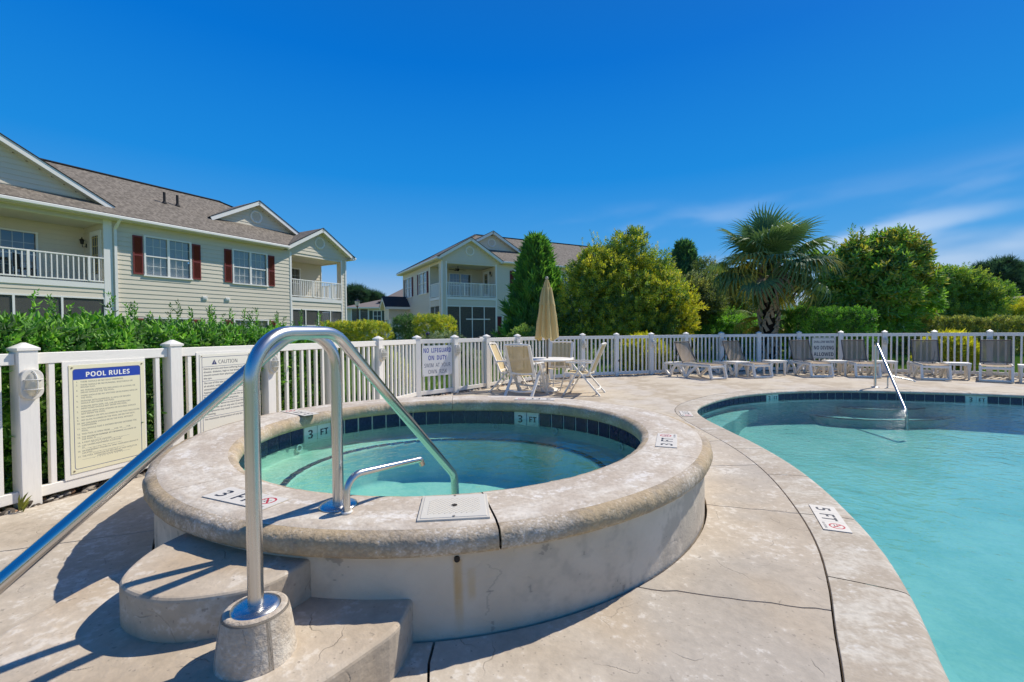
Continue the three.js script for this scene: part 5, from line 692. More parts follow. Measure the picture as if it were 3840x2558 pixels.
{
  const h = farHouse('distant cream house with broad brown roof in the gap between the two houses', [-12.4, 65], 6, 22, 14, 5.2, 1.7, [[-9.0, 3.75, 2.3, 2.0, 'screen'], [-6.6, 3.7, 1.1, 1.5], [-3, 3.7, 1.6, 1.5]], 0.0);
  obj('roof_upper', [roofFace([V(-7, 5.9, -2), V(8, 5.9, -2), V(3, 8.6, -7.5), V(-3.4, 8.6, -7.5)]), roofFace([V(-7, 5.9, -12), V(-7, 5.9, -2), V(-3.4, 8.6, -7.5)]), roofFace([V(8, 5.9, -2), V(8, 5.9, -12), V(3, 8.6, -7.5)])], std(0.20, 0.165, 0.145, 0.95), h);
  // low gabled entrance at the end of the wine shuttered house
  const P = (x, z) => V(-4.82, 0.49, -31.52).add(V(x, 0, z).applyAxisAngle(V(0, 1, 0), 29.09 * RAD)), a = thing('entry_annexe', 'low gabled entrance with near black roof at the end of the wine shuttered house', 'building', [0, 0, 0], (29.09 - 90 + 0) * RAD);
  a.position.copy(P(-1.0, -8.6));
  wall(a, [0, 0, 0.7], 0, -0.8, 0.8, 1.9, 3.0); wall(a, [0.8, 0, 0], Math.PI / 2, -0.7, 1.0, 1.9, 3.0); obj('porch_column', [box(0.16, 2.6, 0.16, 0.7, 0.7, 0.6), box(0.16, 2.6, 0.16, -0.7, 0.7, 0.6)], M.trim, a); gable(a, 0, 1.12, 2.9, 3.82, 0.72, -1.0, 1, 0.2); for (const s of [-1, 1]) obj('fascia', box(0.06, 0.2, 2.0, s * 1.1, 2.84, 0.02), M.trim, a); obj('dark_shingles', [roofFace([V(1.14, 2.9, 1.06), V(1.14, 2.9, -1.0), V(0, 3.84, -1.0), V(0, 3.84, 1.06)]), roofFace([V(-1.14, 2.9, -1.0), V(-1.14, 2.9, 1.06), V(0, 3.84, 1.06), V(0, 3.84, -1.0)])].map((g) => g.translate(0, 0.03, 0)), std(0.035, 0.036, 0.045, 0.9), a);
  farHouse('distant cream house with grey roof peeping out behind the palm', [21.5, 46], -8, 13, 10, 4.8, 2.6, [[-3, 3.4, 1.6, 1.6], [2, 3.4, 1.6, 1.6]], 0);
  farHouse('distant low house with brown roof beyond the hedge at the far end', [55, 46], -38, 14, 10, 3.2, 1.6, [[-3, 1.8, 1.6, 1.3], [2, 1.8, 1.6, 1.3]], 0);
  farHouse('distant house with gabled roof behind the dark conifer', [14.5, 52], 8, 12, 10, 6.2, 2.9, [[-2, 4.5, 1.6, 1.6]], 0);
  // lamp post in the gap
  const l = thing('street_lamp', 'black street lamp with frosted lantern in the gap between the houses', 'street lamp', [-13.35, 0, -39.4]);
  obj('pole', new THREE.LatheGeometry([[0.14, 0], [0.12, 0.5], [0.06, 0.7], [0.045, 3.55], [0.07, 3.6]].map((p) => new THREE.Vector2(...p)), 14), M.black, l); obj('lantern_glass', new THREE.CylinderGeometry(0.23, 0.13, 0.42, 6).translate(0, 3.83, 0), std(0.62, 0.62, 0.60, 0.4), l); obj('lantern_roof', [new THREE.ConeGeometry(0.30, 0.16, 6).translate(0, 4.12, 0), cyl(0.04, 0.02, 0.12, 0, 4.19, 0, 8)], M.black, l); obj('lantern_collar', cyl(0.1, 0.14, 0.06, 0, 3.59, 0, 8), M.black, l);
  // parked car seen over the hedge end
  const c = thing('parked_car', 'grey car parked beyond the lawn, mostly hidden by the fence', 'car', [23.4, 0, -26.2], 0.5);
  const body = new THREE.Shape([[-2.2, 0.35], [-2.25, 0.7], [-1.9, 0.88], [-1.1, 0.95], [-0.5, 1.38], [0.7, 1.42], [1.5, 0.98], [2.1, 0.9], [2.25, 0.6], [2.2, 0.35]].map((p) => new THREE.Vector2(...p))); obj('body', new THREE.ExtrudeGeometry(body, { depth: 1.6, bevelEnabled: true, bevelSize: 0.08, bevelThickness: 0.08, bevelSegments: 3 }).translate(0, 0, -0.8), std(0.10, 0.11, 0.13, 0.25, { metalness: 0.4 }), c);
  obj('side_window', [box(1.7, 0.3, 1.8, 0.15, 1.16, 0)], std(0.01, 0.012, 0.015, 0.1), c); for (const x of [-1.4, 1.4]) for (const z of [-0.82, 0.82]) { const w = obj('wheel', new THREE.CylinderGeometry(0.32, 0.32, 0.2, 20).rotateX(Math.PI / 2).translate(x, 0.32, z), M.black, c); obj('rim', new THREE.CylinderGeometry(0.19, 0.19, 0.21, 16).rotateX(Math.PI / 2).translate(x, 0.32, z), std(0.4, 0.4, 0.4, 0.3, { metalness: 0.7 }), w); }
}
// ---------------------------------------------------------------- planting
const leafMat = (rough = 0.55, tr = 0.28) => new THREE.MeshPhysicalMaterial({ color: col(1, 1, 1), roughness: rough, transmission: tr, thickness: 0, side: THREE.DoubleSide });
const LM = leafMat(0.92, 0.55), LMgloss = leafMat(0.8, 0.45), LMsoft = leafMat(0.95, 0.55);
function leaf(L, W, fold = 0.25, curl = 0.15) { // six-cornered folded blade from the origin along +y
  const p = [[0, 0, 0], [-W * 0.42, L * 0.35, W * fold], [W * 0.42, L * 0.35, W * fold], [0, L * 0.4, -L * curl * 0.2], [-W * 0.34, L * 0.72, W * fold * 0.6 - L * curl * 0.4], [W * 0.34, L * 0.72, W * fold * 0.6 - L * curl * 0.4], [0, L, -L * curl]], f = [[0, 3, 1], [0, 2, 3], [1, 3, 4], [3, 2, 5], [3, 6, 4], [3, 5, 6]];
  const g = new THREE.BufferGeometry(); g.setAttribute('position', new THREE.Float32BufferAttribute(f.flat().flatMap((i) => p[i]), 3)); g.computeVertexNormals(); g.setAttribute('uv', new THREE.Float32BufferAttribute(new Float32Array(f.length * 6), 2)); return g;
}
function orient(g, dir, spin, at) { const q = new THREE.Quaternion().setFromUnitVectors(V(0, 1, 0), dir.clone().normalize()); return g.applyQuaternion(new THREE.Quaternion().setFromAxisAngle(V(0, 1, 0), spin)).applyQuaternion(q).translate(at.x, at.y, at.z); }
function sprig(seed, n, len, L, W, open = 0.9, stem = true) {
  const r = rng(seed), parts = []; for (let i = 0; i < n; i++) { const f = (i + 0.5) / n, a = i * 2.4 + r(), s = L * (0.75 + 0.5 * r()), d = V(Math.cos(a) * open, 0.35 + 0.6 * f, Math.sin(a) * open); parts.push(orient(leaf(s, W * (0.8 + 0.4 * r())), d, r() * 0.8 - 0.4 + Math.PI / 2 - a, V(0, f * len, 0))); }
  return merge(parts);
}
function needle(seed, n, len, L, W) { const r = rng(seed), parts = []; for (let i = 0; i < n; i++) { const f = i / n, a = i * 2.4, d = V(Math.cos(a) * 0.55, 0.9, Math.sin(a) * 0.55), g = new THREE.BufferGeometry(), w = W * (0.7 + 0.6 * r()), l = L * (0.7 + 0.6 * r()); g.setAttribute('position', new THREE.Float32BufferAttribute([-w, 0, 0, w, 0, 0, 0, l, 0, 0, 0, -w, 0, 0, w, 0, l, 0], 3)); g.computeVertexNormals(); g.setAttribute('uv', new THREE.Float32BufferAttribute(new Float32Array(12), 2)); parts.push(orient(g, d, a, V(0, f * len, 0))); } return merge(parts); }
const SPR = { broad: sprig(1, 7, 0.10, 0.075, 0.042), big: sprig(2, 6, 0.16, 0.15, 0.075), fine: sprig(3, 9, 0.12, 0.055, 0.026), droop: sprig(4, 6, 0.12, 0.13, 0.06, 1.2), thuja: needle(5, 9, 0.22, 0.20, 0.022), pine: needle(6, 14, 0.25, 0.55, 0.03), far: sprig(8, 6, 0.4, 0.42, 0.30) };
function foliage(parent, pts, geo, mat, palette, seed, name = 'foliage') { // pts: {p, n, s}
  const r = rng(seed), im = new THREE.InstancedMesh(geo, mat, pts.length), m = new THREE.Matrix4(), q = new THREE.Quaternion(), q2 = new THREE.Quaternion(), up = V(0, 1, 0), c = new THREE.Color();
  pts.forEach((k, i) => { const d = k.n.clone().add(V(r() - 0.5, r() - 0.35, r() - 0.5).multiplyScalar(k.j ?? 1.1)).normalize(); q.setFromUnitVectors(up, d); q2.setFromAxisAngle(up, r() * 6.283); m.compose(k.p, q.multiply(q2), V(1, 1, 1).multiplyScalar(k.s * (0.75 + 0.5 * r()))); im.setMatrixAt(i, m); const a = palette[k.c === undefined ? Math.floor(r() * palette.length) : Math.floor(((k.c * 0.618) % 1 * 0.6 + r() * 0.4) * palette.length)], v = 1.9 * (0.75 + 0.5 * r()); c.setRGB(a[0] * v, a[1] * v, a[2] * v); im.setColorAt(i, c); });
  im.name = name; im.castShadow = im.receiveShadow = true; im.userData.kind = 'stuff'; parent.add(im); return im;
}
// points spread through a crown of ellipsoids, denser towards the skin, with gaps
function crown(blobs, n, seed, s, gap = 0.18, skin = 0.55, freq = 1.1) {
  const r = rng(seed), out = [], w = blobs.map((b) => b[3] * b[4] + b[4] * b[5] + b[3] * b[5]), tot = w.reduce((a, b) => a + b); let guard = 0;
  while (out.length < n && guard++ < n * 6) {
    let k = r() * tot, i = 0; while ((k -= w[i]) > 0) i++; const b = blobs[i]; const u = r() * 2 - 1, a = r() * 6.2832, h = Math.sqrt(1 - u * u), d = V(h * Math.cos(a), u, h * Math.sin(a));
    const lump = 1 + 0.22 * IN.noise(d.x * 2.3 + seed, d.y * 2.3 + i, d.z * 2.3) + 0.10 * IN.noise(d.x * 6 + seed, d.y * 6, d.z * 6 + i), R = (1 - skin * Math.pow(r(), 1.8)) * lump, p = V(b[0] + d.x * b[3] * R, b[1] + d.y * b[4] * R, b[2] + d.z * b[5] * R);
    if (p.y < 0.05 || IN.noise(p.x * freq + 9, p.y * freq, p.z * freq) < -gap * 1.6 + 0.02 - 0.35 * (1 - gap)) continue; out.push({ p, n: V(d.x, d.y * 0.7 + 0.45, d.z).normalize(), s, c: i });
  } return out;
}
function limb(a, b, r0, r1, bend = 0.1, seed = 1) { const r = rng(seed), m = a.clone().lerp(b, 0.5).add(V((r() - 0.5) * bend, 0, (r() - 0.5) * bend)), c = new THREE.QuadraticBezierCurve3(a, m, b), N = 8, rows = []; for (let i = 0; i <= N; i++) { const p = c.getPoint(i / N), R = lerp(r0, r1, i / N), row = []; for (let k = 0; k <= 10; k++) { const t = k / 10 * 6.2832; row.push(V(p.x + Math.cos(t) * R, p.y, p.z + Math.sin(t) * R)); } rows.push(row); } return quadGrid(rows, false, (i, j) => [j / 10 * 2, i / N * 3]); }
function tree(name, label, cat, [x, z], o, grp) {
  const t = thing(name, label, cat, [x, 0, -z], 0, grp), r = rng(o.seed), tr = [];
  if (o.trunk) { const [h, R] = o.trunk; tr.push(limb(V(0, -0.05, 0), V((r() - 0.5) * 0.2, h, (r() - 0.5) * 0.2), R, R * 0.6, 0.2, o.seed)); o.blobs.forEach((b, i) => { if (i < (o.limbs ?? 8)) tr.push(limb(V(0, h * 0.85, 0), V(b[0], b[1], b[2]), R * 0.55, R * 0.12, 0.4, o.seed + i)); }); obj('trunk', tr, o.bark ?? M.bark, t); }
  const cl = o.far ? o.blobs : [...o.blobs.map((b) => [b[0], b[1], b[2], b[3] * 0.78, b[4] * 0.78, b[5] * 0.78]), ...o.blobs.flatMap((b) => Array.from({ length: o.clumps ?? 9 }, () => { const u = r() * 1.7 - 0.7, a = r() * 6.2832, h = Math.sqrt(Math.max(0, 1 - u * u)), k = 0.24 + 0.22 * r(), d = 0.72 + 0.26 * r(); return [b[0] + Math.cos(a) * h * b[3] * d, b[1] + u * b[4] * d, b[2] + Math.sin(a) * h * b[5] * d, b[3] * k, b[4] * k, b[5] * k]; }))];
  const cr = crown(cl, o.n, o.seed, o.s, o.gap, o.skin, o.freq);
  if (o.shoots) for (let i = 0; i < o.shoots; i++) { const b = o.blobs[Math.floor(r() * o.blobs.length)], a = r() * 6.28, k = 0.75 * Math.sqrt(r()), base = V(b[0] + Math.cos(a) * b[3] * k, b[1] + b[4] * Math.sqrt(Math.max(0, 1 - k * k)) * 0.97, b[2] + Math.sin(a) * b[5] * k), H = o.shootH * (0.5 + r()); for (let y = 0; y < H; y += 0.05 + 0.06 * o.s) cr.push({ p: base.clone().add(V((r() - 0.5) * 0.08 * o.s, y, (r() - 0.5) * 0.08 * o.s)), n: V(r() - 0.5, 0.8, r() - 0.5), s: o.s * (0.8 - 0.35 * y / H) }); }
  for (let i = 0; i < (o.twigs ?? 70) && !o.far; i++) { const b = cl[Math.floor(r() * cl.length)], u = r() * 1.5 - 0.5, a = r() * 6.2832, h = Math.sqrt(Math.max(0, 1 - u * u)), d = V(Math.cos(a) * h, u, Math.sin(a) * h), l = (0.25 + 0.35 * r()) * Math.min(1, b[3] * 1.4); for (let s = 0; s < l; s += 0.06 * o.s) { const p = V(b[0] + d.x * (b[3] + s), b[1] + d.y * (b[4] + s) + s * 0.3, b[2] + d.z * (b[5] + s)); if (p.y > 0.1) cr.push({ p, n: d.clone().add(V(0, 0.5, 0)).normalize(), s: o.s * (0.9 - 0.6 * s / l) }); } }
  foliage(t, cr, SPR[o.leaf], o.mat ?? LM, o.pal, o.seed + 5, 'crown'); return t;
}
const GREEN = [[0.06, 0.17, 0.008], [0.10, 0.25, 0.012], [0.15, 0.31, 0.016], [0.035, 0.095, 0.008]], LIME = [[0.34, 0.34, 0.010], [0.40, 0.37, 0.016], [0.25, 0.29, 0.012], [0.13, 0.20, 0.012]], DARK = [[0.04, 0.10, 0.018], [0.055, 0.13, 0.02], [0.075, 0.15, 0.025]], OLIVE = [[0.18, 0.20, 0.03], [0.28, 0.27, 0.04], [0.11, 0.14, 0.022], [0.07, 0.10, 0.018]];
// clipped hedge: rounded box following a plan polyline
function hedge(name, label, path, half, H, o) {
  const t = thing(name, label, o.cat ?? 'hedge', [path[0][0], 0, -path[0][1]], 0, o.grp), c = new THREE.CatmullRomCurve3(path.map((p) => P3(p)), false, 'centripetal'), L = c.getLength(), r = rng(o.seed), o3 = P3(path[0]), pts = [], per = 2 * H + 2 * half;
  const n = Math.round(o.density * L * per); for (let i = 0; i < n; i++) {
    const u = r(), p = c.getPoint(u), d = c.getTangent(u), side = V(-d.z, 0, d.x), k = r() * per, depth = 0.16 * Math.pow(r(), 1.6) * (o.deep ?? 1); let off, y, nn;
    if (k < H) { off = -half; y = k; nn = side.clone().negate(); } else if (k < H + 2 * half) { off = k - H - half; y = H; nn = V(0, 1, 0); } else { off = half; y = k - H - 2 * half; nn = side.clone(); }
    const rd = 0.22, ex = Math.max(0, Math.abs(off) - (half - rd)), ey = Math.max(0, y - (H - rd)); if (ex > 0 && ey > 0) { const q = Math.hypot(ex, ey); if (q > rd) { off = Math.sign(off) * (half - rd + ex * rd / q); y = H - rd + ey * rd / q; } nn = side.clone().multiplyScalar(Math.sign(off) * ex).add(V(0, ey, 0)).normalize(); }
    const lump = (o.lump ?? 0.07) * (IN.noise(p.x * 1.6 + off, y * 1.8, p.z * 1.6) + 0.6 * IN.noise(p.x * 4.2 + 3, y * 4, p.z * 4.2 + off * 3)), e0 = Math.min(u, 1 - u) * L, endIn = e0 < 0.3 ? (0.3 - e0) : 0;
    const pos = p.clone().addScaledVector(side, off * (1 - endIn * 0.8)).setY(y * (1 - endIn * 0.25) * (1 + (o.rise ?? 0) * (1 - u)) + 0.03).addScaledVector(nn, lump - depth); if (pos.y < 0.03) continue; pts.push({ p: pos.sub(o3), n: nn.clone().add(V(0, 0.35, 0)).normalize(), s: o.s });
  }
  const inn = Math.round(n * 0.22); for (let i = 0; i < inn; i++) { const u = r(), p = c.getPoint(u), d = c.getTangent(u), side = V(-d.z, 0, d.x); pts.push({ p: p.addScaledVector(side, (r() * 2 - 1) * half * 0.8).setY(r() * H * 0.92).sub(o3), n: V(r() - 0.5, 0.5, r() - 0.5).normalize(), s: o.s }); }
  for (let i = 0; i < (o.shoots ?? 0); i++) { const u = r(), p = c.getPoint(u), d = c.getTangent(u), side = V(-d.z, 0, d.x), b = p.addScaledVector(side, (r() * 2 - 1) * half * 0.8).setY((H - 0.03) * (1 + (o.rise ?? 0) * (1 - u))).sub(o3), h = (o.shootH ?? 0.25) * (0.35 + r()), lean = V((r() - 0.5) * 0.25, 1, (r() - 0.5) * 0.25); for (let y = 0; y < h; y += 0.045) pts.push({ p: b.clone().addScaledVector(lean, y), n: V(r() - 0.5, 1, r() - 0.5).normalize(), s: o.s * (0.9 - 0.4 * y / h), j: 0.6 }); }
  foliage(t, pts, SPR[o.leaf], o.mat ?? LM, o.pal, o.seed + 1);
  const st = []; for (let i = 0; i < Math.round(L * (o.stems ?? 3)); i++) { const u = (i + r()) / (L * (o.stems ?? 3)), p = c.getPoint(Math.min(1, u)), d = c.getTangent(Math.min(1, u)), side = V(-d.z, 0, d.x), a = p.clone().addScaledVector(side, (r() - 0.5) * half * 0.5).sub(o3), b = a.clone().add(V((r() - 0.5) * 0.5, H * 0.8, (r() - 0.5) * 0.5)); st.push(limb(a, b, 0.018, 0.006, 0.2, i + o.seed)); } obj('stems', st, M.twig, t).userData.kind = 'stuff';
  return t;
}
hedge('privet_hedge', 'glossy green hedge growing over the fence behind the pool rules sign', [[-5.15, 0.6], [-4.85, 1.6], [-4.5, 2.7], [-4.12, 3.85], [-3.75, 5.0], [-3.4, 6.1], [-3.12, 7.0]], 0.50, 1.20, { seed: 201, rise: 0.16, density: 560, s: 0.80, leaf: 'broad', mat: LMgloss, pal: GREEN, shoots: 70, shootH: 0.30, lump: 0.09 });
hedge('boxwood_hedge', 'yellow green clipped hedge below the gap between the two houses', [[-9.6, 23.6], [-8.0, 23.2], [-6.3, 22.8]], 0.8, 1.62, { seed: 221, density: 130, s: 1.7, leaf: 'fine', pal: LIME, lump: 0.16 });
hedge('boxwood_hedge', 'yellow topped clipped shrub before the screened porch of the wine shuttered house', [[-5.0, 24.6], [-4.1, 24.3], [-3.2, 24.0]], 0.75, 1.95, { seed: 231, density: 120, s: 1.7, leaf: 'fine', pal: LIME, lump: 0.22 });
hedge('green_shrub', 'deep green shrub standing between the two yellow hedges', [[-6.3, 25.2], [-5.7, 25.0], [-5.2, 24.9]], 0.6, 1.95, { seed: 236, density: 110, s: 1.9, leaf: 'fine', pal: DARK, lump: 0.25, cat: 'shrub' });
hedge('privet_hedge', 'bright green rounded hedge beside the palm trunk', [[9.95, 16.3], [10.8, 16.1], [11.6, 15.9], [12.3, 15.5]], 0.6, 1.78, { seed: 241, density: 200, s: 1.45, leaf: 'fine', mat: LMgloss, pal: GREEN, lump: 0.12, shoots: 30, shootH: 0.15 });
hedge('boxwood_hedge', 'long yellow green hedge beyond the lawn behind the last loungers', [[18.2, 22.6], [20, 22.2], [22.2, 21.6], [24.5, 20.6], [27, 19.2]], 0.7, 1.58, { seed: 251, density: 130, s: 1.6, leaf: 'fine', pal: [...OLIVE, [0.22, 0.26, 0.03]], lump: 0.14 });
const shrub = (nm, lb, at, blobs, o) => tree(nm, lb, 'shrub', at, { blobs, ...o });
shrub('round_shrub', 'round golden shrub behind the gate', [4.3, 15.0], [[0, 0.25, 0, 0.80, 0.74, 0.80]], { seed: 261, n: 2600, s: 1.1, leaf: 'thuja', pal: LIME, gap: 0, skin: 0.35, twigs: 0, clumps: 0, mat: LMsoft });
shrub('round_shrub', 'round golden shrub behind the fence near the last two loungers', [13.7, 14.3], [[0, 0.3, 0, 0.64, 0.70, 0.64]], { seed: 266, n: 2000, s: 1.1, leaf: 'thuja', pal: LIME, gap: 0, skin: 0.35, twigs: 0, clumps: 0, mat: LMsoft });
shrub('round_shrub', 'small bright leafy shrub at the foot of the conifer', [0.55, 18.6], [[0, 0.7, 0, 0.6, 0.65, 0.5], [0.7, 0.6, 0.1, 0.5, 0.5, 0.4]], { seed: 268, n: 1300, s: 1.4, leaf: 'broad', pal: [[0.16, 0.24, 0.03], [0.24, 0.30, 0.06]], gap: 0.1 });
shrub('flowering_shrub', 'small grey green shrub behind the lifeguard sign', [-2.3, 14.2], [[0, 0.6, 0, 0.75, 0.62, 0.6], [0.7, 0.5, 0, 0.5, 0.45, 0.5]], { seed: 269, n: 1500, s: 1.1, leaf: 'fine', pal: [[0.10, 0.15, 0.05], [0.2, 0.24, 0.12], [0.05, 0.09, 0.03]], gap: 0.15 });
shrub('golden_shrub', 'loose golden shrub behind the pickets left of the lifeguard sign', [-2.55, 9.4], [[0, 0.45, 0, 0.32, 0.45, 0.32]], { seed: 271, n: 900, s: 0.9, leaf: 'fine', pal: LIME, gap: 0.1 });
// upright conifers
function conifer(label, at, H, R, seed, pal) {
  const t = thing('conifer', label, 'tree', [at[0], 0, -at[1]], 0), r = rng(seed), pts = []; obj('trunk', limb(V(0, -0.05, 0), V(0, H * 0.95, 0), 0.12, 0.02, 0.05, seed), M.bark, t);
  for (let i = 0; i < H * R * 300; i++) { const f = Math.pow(r(), 0.75), y = H * f, prof = R * Math.pow(1 - f, 0.72) * (f < 0.12 ? 0.55 + 3.7 * f : 1), a = r() * 6.2832, lump = 1 + 0.55 * IN.noise(Math.cos(a) * 2 + seed, y * 1.6, Math.sin(a) * 2) + 0.5 * IN.noise(Math.cos(a) * 4.5, y * 3.2, Math.sin(a) * 4.5), q = prof * lump * (1 - 0.6 * Math.pow(r(), 1.6)); pts.push({ p: V(Math.cos(a) * q, y + 0.1, Math.sin(a) * q), n: V(Math.cos(a) * 0.6, 1.0, Math.sin(a) * 0.6).normalize(), s: 2.0, j: 0.6 }); }
  for (let i = 0; i < 34 * H; i++) { const f = r(), y = H * f, a = r() * 6.2832, b = R * Math.pow(1 - f, 0.72) * 0.9, l = 0.2 + 0.4 * r(); for (let s = 0; s < l; s += 0.11) pts.push({ p: V(Math.cos(a) * (b + s * 0.7), y + 0.1 + s * 0.8, Math.sin(a) * (b + s * 0.7)), n: V(Math.cos(a) * 0.6, 0.9, Math.sin(a) * 0.6).normalize(), s: 1.5 - 1.2 * s, j: 0.5 }); }
  foliage(t, pts, SPR.thuja, LMsoft, pal, seed + 2, 'crown'); return t;
}
conifer('tall narrow green conifer behind the closed parasol', [1.15, 21], 5.05, 1.45, 301, [[0.05, 0.14, 0.018], [0.08, 0.20, 0.02], [0.14, 0.27, 0.024]]);
conifer('blue green conifer rising behind the big golden shrub', [10.6, 28], 6.1, 1.35, 311, [[0.04, 0.11, 0.04], [0.06, 0.15, 0.05], [0.10, 0.20, 0.04]]);
// broad shrubs and trees behind the fence
tree('evergreen_tree', 'large golden green evergreen behind the gate and first loungers', 'tree', [4.9, 20], { seed: 321, trunk: [1.2, 0.12], limbs: 7, blobs: [[-0.1, 3.0, 0, 2.0, 2.2, 1.6], [-1.5, 2.2, 0.3, 1.3, 1.7, 1.2], [1.4, 2.4, 0.2, 1.5, 1.6, 1.3], [0.3, 4.3, 0, 1.0, 1.2, 0.9], [-1.2, 3.7, 0, 0.9, 1.1, 0.8], [2.2, 1.7, 0.4, 1.0, 1.1, 0.9], [-1.9, 1.2, 0.5, 1.0, 1.1, 0.8], [0.2, 1.3, 0.9, 1.8, 1.2, 0.9], [1.2, 3.6, 0, 0.8, 0.9, 0.8]], n: 9500, s: 2.1, twigs: 260, leaf: 'fine', pal: [...LIME, [0.05, 0.11, 0.014], [0.07, 0.14, 0.014]], gap: 0.42, skin: 0.42, clumps: 14, shoots: 60, shootH: 0.6 });
tree('evergreen_tree', 'grey green loose shrub tree between the golden evergreen and the palm', 'tree', [8.6, 22.0], { seed: 331, trunk: [1.1, 0.09], blobs: [[-1.2, 2.9, 0, 1.2, 1.4, 1.1], [0, 2.2, 0, 1.3, 1.4, 1.1], [-0.9, 1.5, 0.3, 1.0, 1.1, 0.9], [0.9, 1.8, 0, 1.0, 1.1, 0.9], [0.3, 3.0, 0, 0.9, 0.9, 0.8]], n: 5600, s: 2.0, leaf: 'fine', pal: [...OLIVE, [0.19, 0.22, 0.08]], gap: 0.3, shoots: 16, shootH: 0.35 });
tree('evergreen_tree', 'olive toned tree crown just behind the left side of the palm', 'tree', [11.2, 25.0], { seed: 336, trunk: [2, 0.1], blobs: [[0, 3.9, 0, 1.1, 1.2, 1.0], [-0.8, 3.2, 0, 0.9, 0.9, 0.9], [0.9, 3.0, 0, 1.2, 1.3, 1.0], [0, 2.2, 0, 1.4, 1.1, 1.1]], n: 3600, s: 2.0, leaf: 'fine', pal: OLIVE, gap: 0.3, shoots: 14, shootH: 0.4 });
for (const [x, z, hh, w, sd, lb] of [[6.9, 23.5, 1.7, 1.7, 341, 'low green shrub in shade under the golden evergreen'], [10.1, 21, 1.9, 1.5, 343, 'low green shrub in shade left of the palm trunk'], [12.6, 21.5, 2.0, 1.6, 345, 'low green shrub in shade right of the palm trunk'], [1.9, 23.5, 1.9, 1.6, 347, 'low green shrub in shade beside the tall conifer'], [21.6, 26.6, 2.2, 1.7, 349, 'low green shrub between the leafy tree and the long hedge']]) shrub('low_shrub', lb, [x, z], [[0, hh * 0.45, 0, w, hh * 0.55, 0.9], [w * 0.6, hh * 0.35, 0.2, w * 0.7, hh * 0.5, 0.8], [-w * 0.6, hh * 0.35, 0.1, w * 0.7, hh * 0.5, 0.8]], { seed: sd, n: 3800, s: 1.7, leaf: 'fine', pal: GREEN, gap: 0.1 });
tree('leafy_tree', 'broad leafy tree with drooping leaves just right of the palm', 'tree', [14.9, 19], { seed: 351, trunk: [1.5, 0.11], limbs: 9, blobs: [[0, 2.9, 0, 1.5, 1.5, 1.4], [-1.0, 3.6, 0, 1.0, 1.1, 0.9], [1.0, 3.7, 0.1, 1.1, 1.2, 1.0], [1.5, 2.8, 0.2, 1.0, 1.1, 0.9], [-1.2, 2.4, 0.2, 1.1, 1.2, 1.0], [0.2, 1.6, 0.5, 1.6, 1.0, 1.0], [-0.6, 4.5, 0, 0.55, 0.5, 0.5], [0.7, 4.5, 0, 0.7, 0.55, 0.6]], n: 5000, clumps: 12, twigs: 200, s: 1.65, leaf: 'droop', pal: [[0.06, 0.15, 0.012], [0.10, 0.22, 0.015], [0.15, 0.26, 0.02], [0.25, 0.24, 0.02], [0.04, 0.10, 0.012]], gap: 0.46, skin: 0.55, shoots: 22, shootH: 0.5 });
tree('round_tree', 'round green tree rising above the long hedge', 'tree', [28.8, 29.5], { seed: 361, trunk: [1.6, 0.14], blobs: [[0, 3.1, 0, 2.1, 1.9, 1.8], [-1.3, 2.5, 0, 1.3, 1.4, 1.2], [1.4, 2.7, 0, 1.3, 1.4, 1.2], [0.2, 4.2, 0, 1.3, 1.0, 1.1], [0.1, 1.8, 0.6, 2.0, 1.0, 1.0]], n: 5600, s: 2.6, leaf: 'fine', pal: [[0.09, 0.18, 0.012], [0.14, 0.24, 0.016], [0.22, 0.27, 0.02], [0.05, 0.11, 0.012]], gap: 0.3, shoots: 18, shootH: 0.4 });
tree('round_tree', 'yellow green tree at the end of the long hedge', 'tree', [35.2, 30.5], { seed: 366, trunk: [1.2, 0.12], blobs: [[0, 2.2, 0, 1.7, 1.5, 1.4], [1.3, 2.5, 0, 1.4, 1.4, 1.2], [-1.2, 1.7, 0.2, 1.2, 1.1, 1]], n: 5200, s: 1.9, leaf: 'fine', pal: LIME, gap: 0.2 });
// far pines and woodland trees
const pinePal = [[0.022, 0.055, 0.026], [0.03, 0.075, 0.03], [0.045, 0.095, 0.035]];
function pine(label, [x, z], H, w, seed, grp) { const r = rng(seed), blobs = []; for (let k = 0; k < 9; k++) { const f = 0.5 + 0.5 * k / 8, a = k * 2.4, q = w * (1.25 - f) * 0.75; blobs.push([Math.cos(a) * q, H * f, Math.sin(a) * q, w * (0.55 + 0.25 * r()), w * 0.36, w * (0.55 + 0.2 * r())]); } return tree('pine_tree', label, 'tree', [x, z], { seed, trunk: [H * 0.85, 0.22], limbs: 9, blobs, n: 2600, s: 1.7, leaf: 'pine', pal: pinePal, gap: 0.42, skin: 0.8, freq: 0.9, clumps: 5, mat: LMsoft }, grp); }
pine('tall far pine beyond the round tree, broadest crown of its cluster', [84.5, 80], 11.6, 3.5, 371, 'far pines'); pine('tall far pine at the outer end of its cluster', [91.5, 82], 11.4, 3.2, 375, 'far pines'); pine('lower far pine showing left of the round tree', [76.5, 84], 8.6, 2.9, 379, 'far pines'); pine('far dark pine beside the corner of the red shuttered house', [-28.6, 82], 8.3, 2.4, 383, 'far pines'); pine('far low pine beside the distant brown roof', [-25.6, 84], 7.6, 1.9, 386, 'far pines');
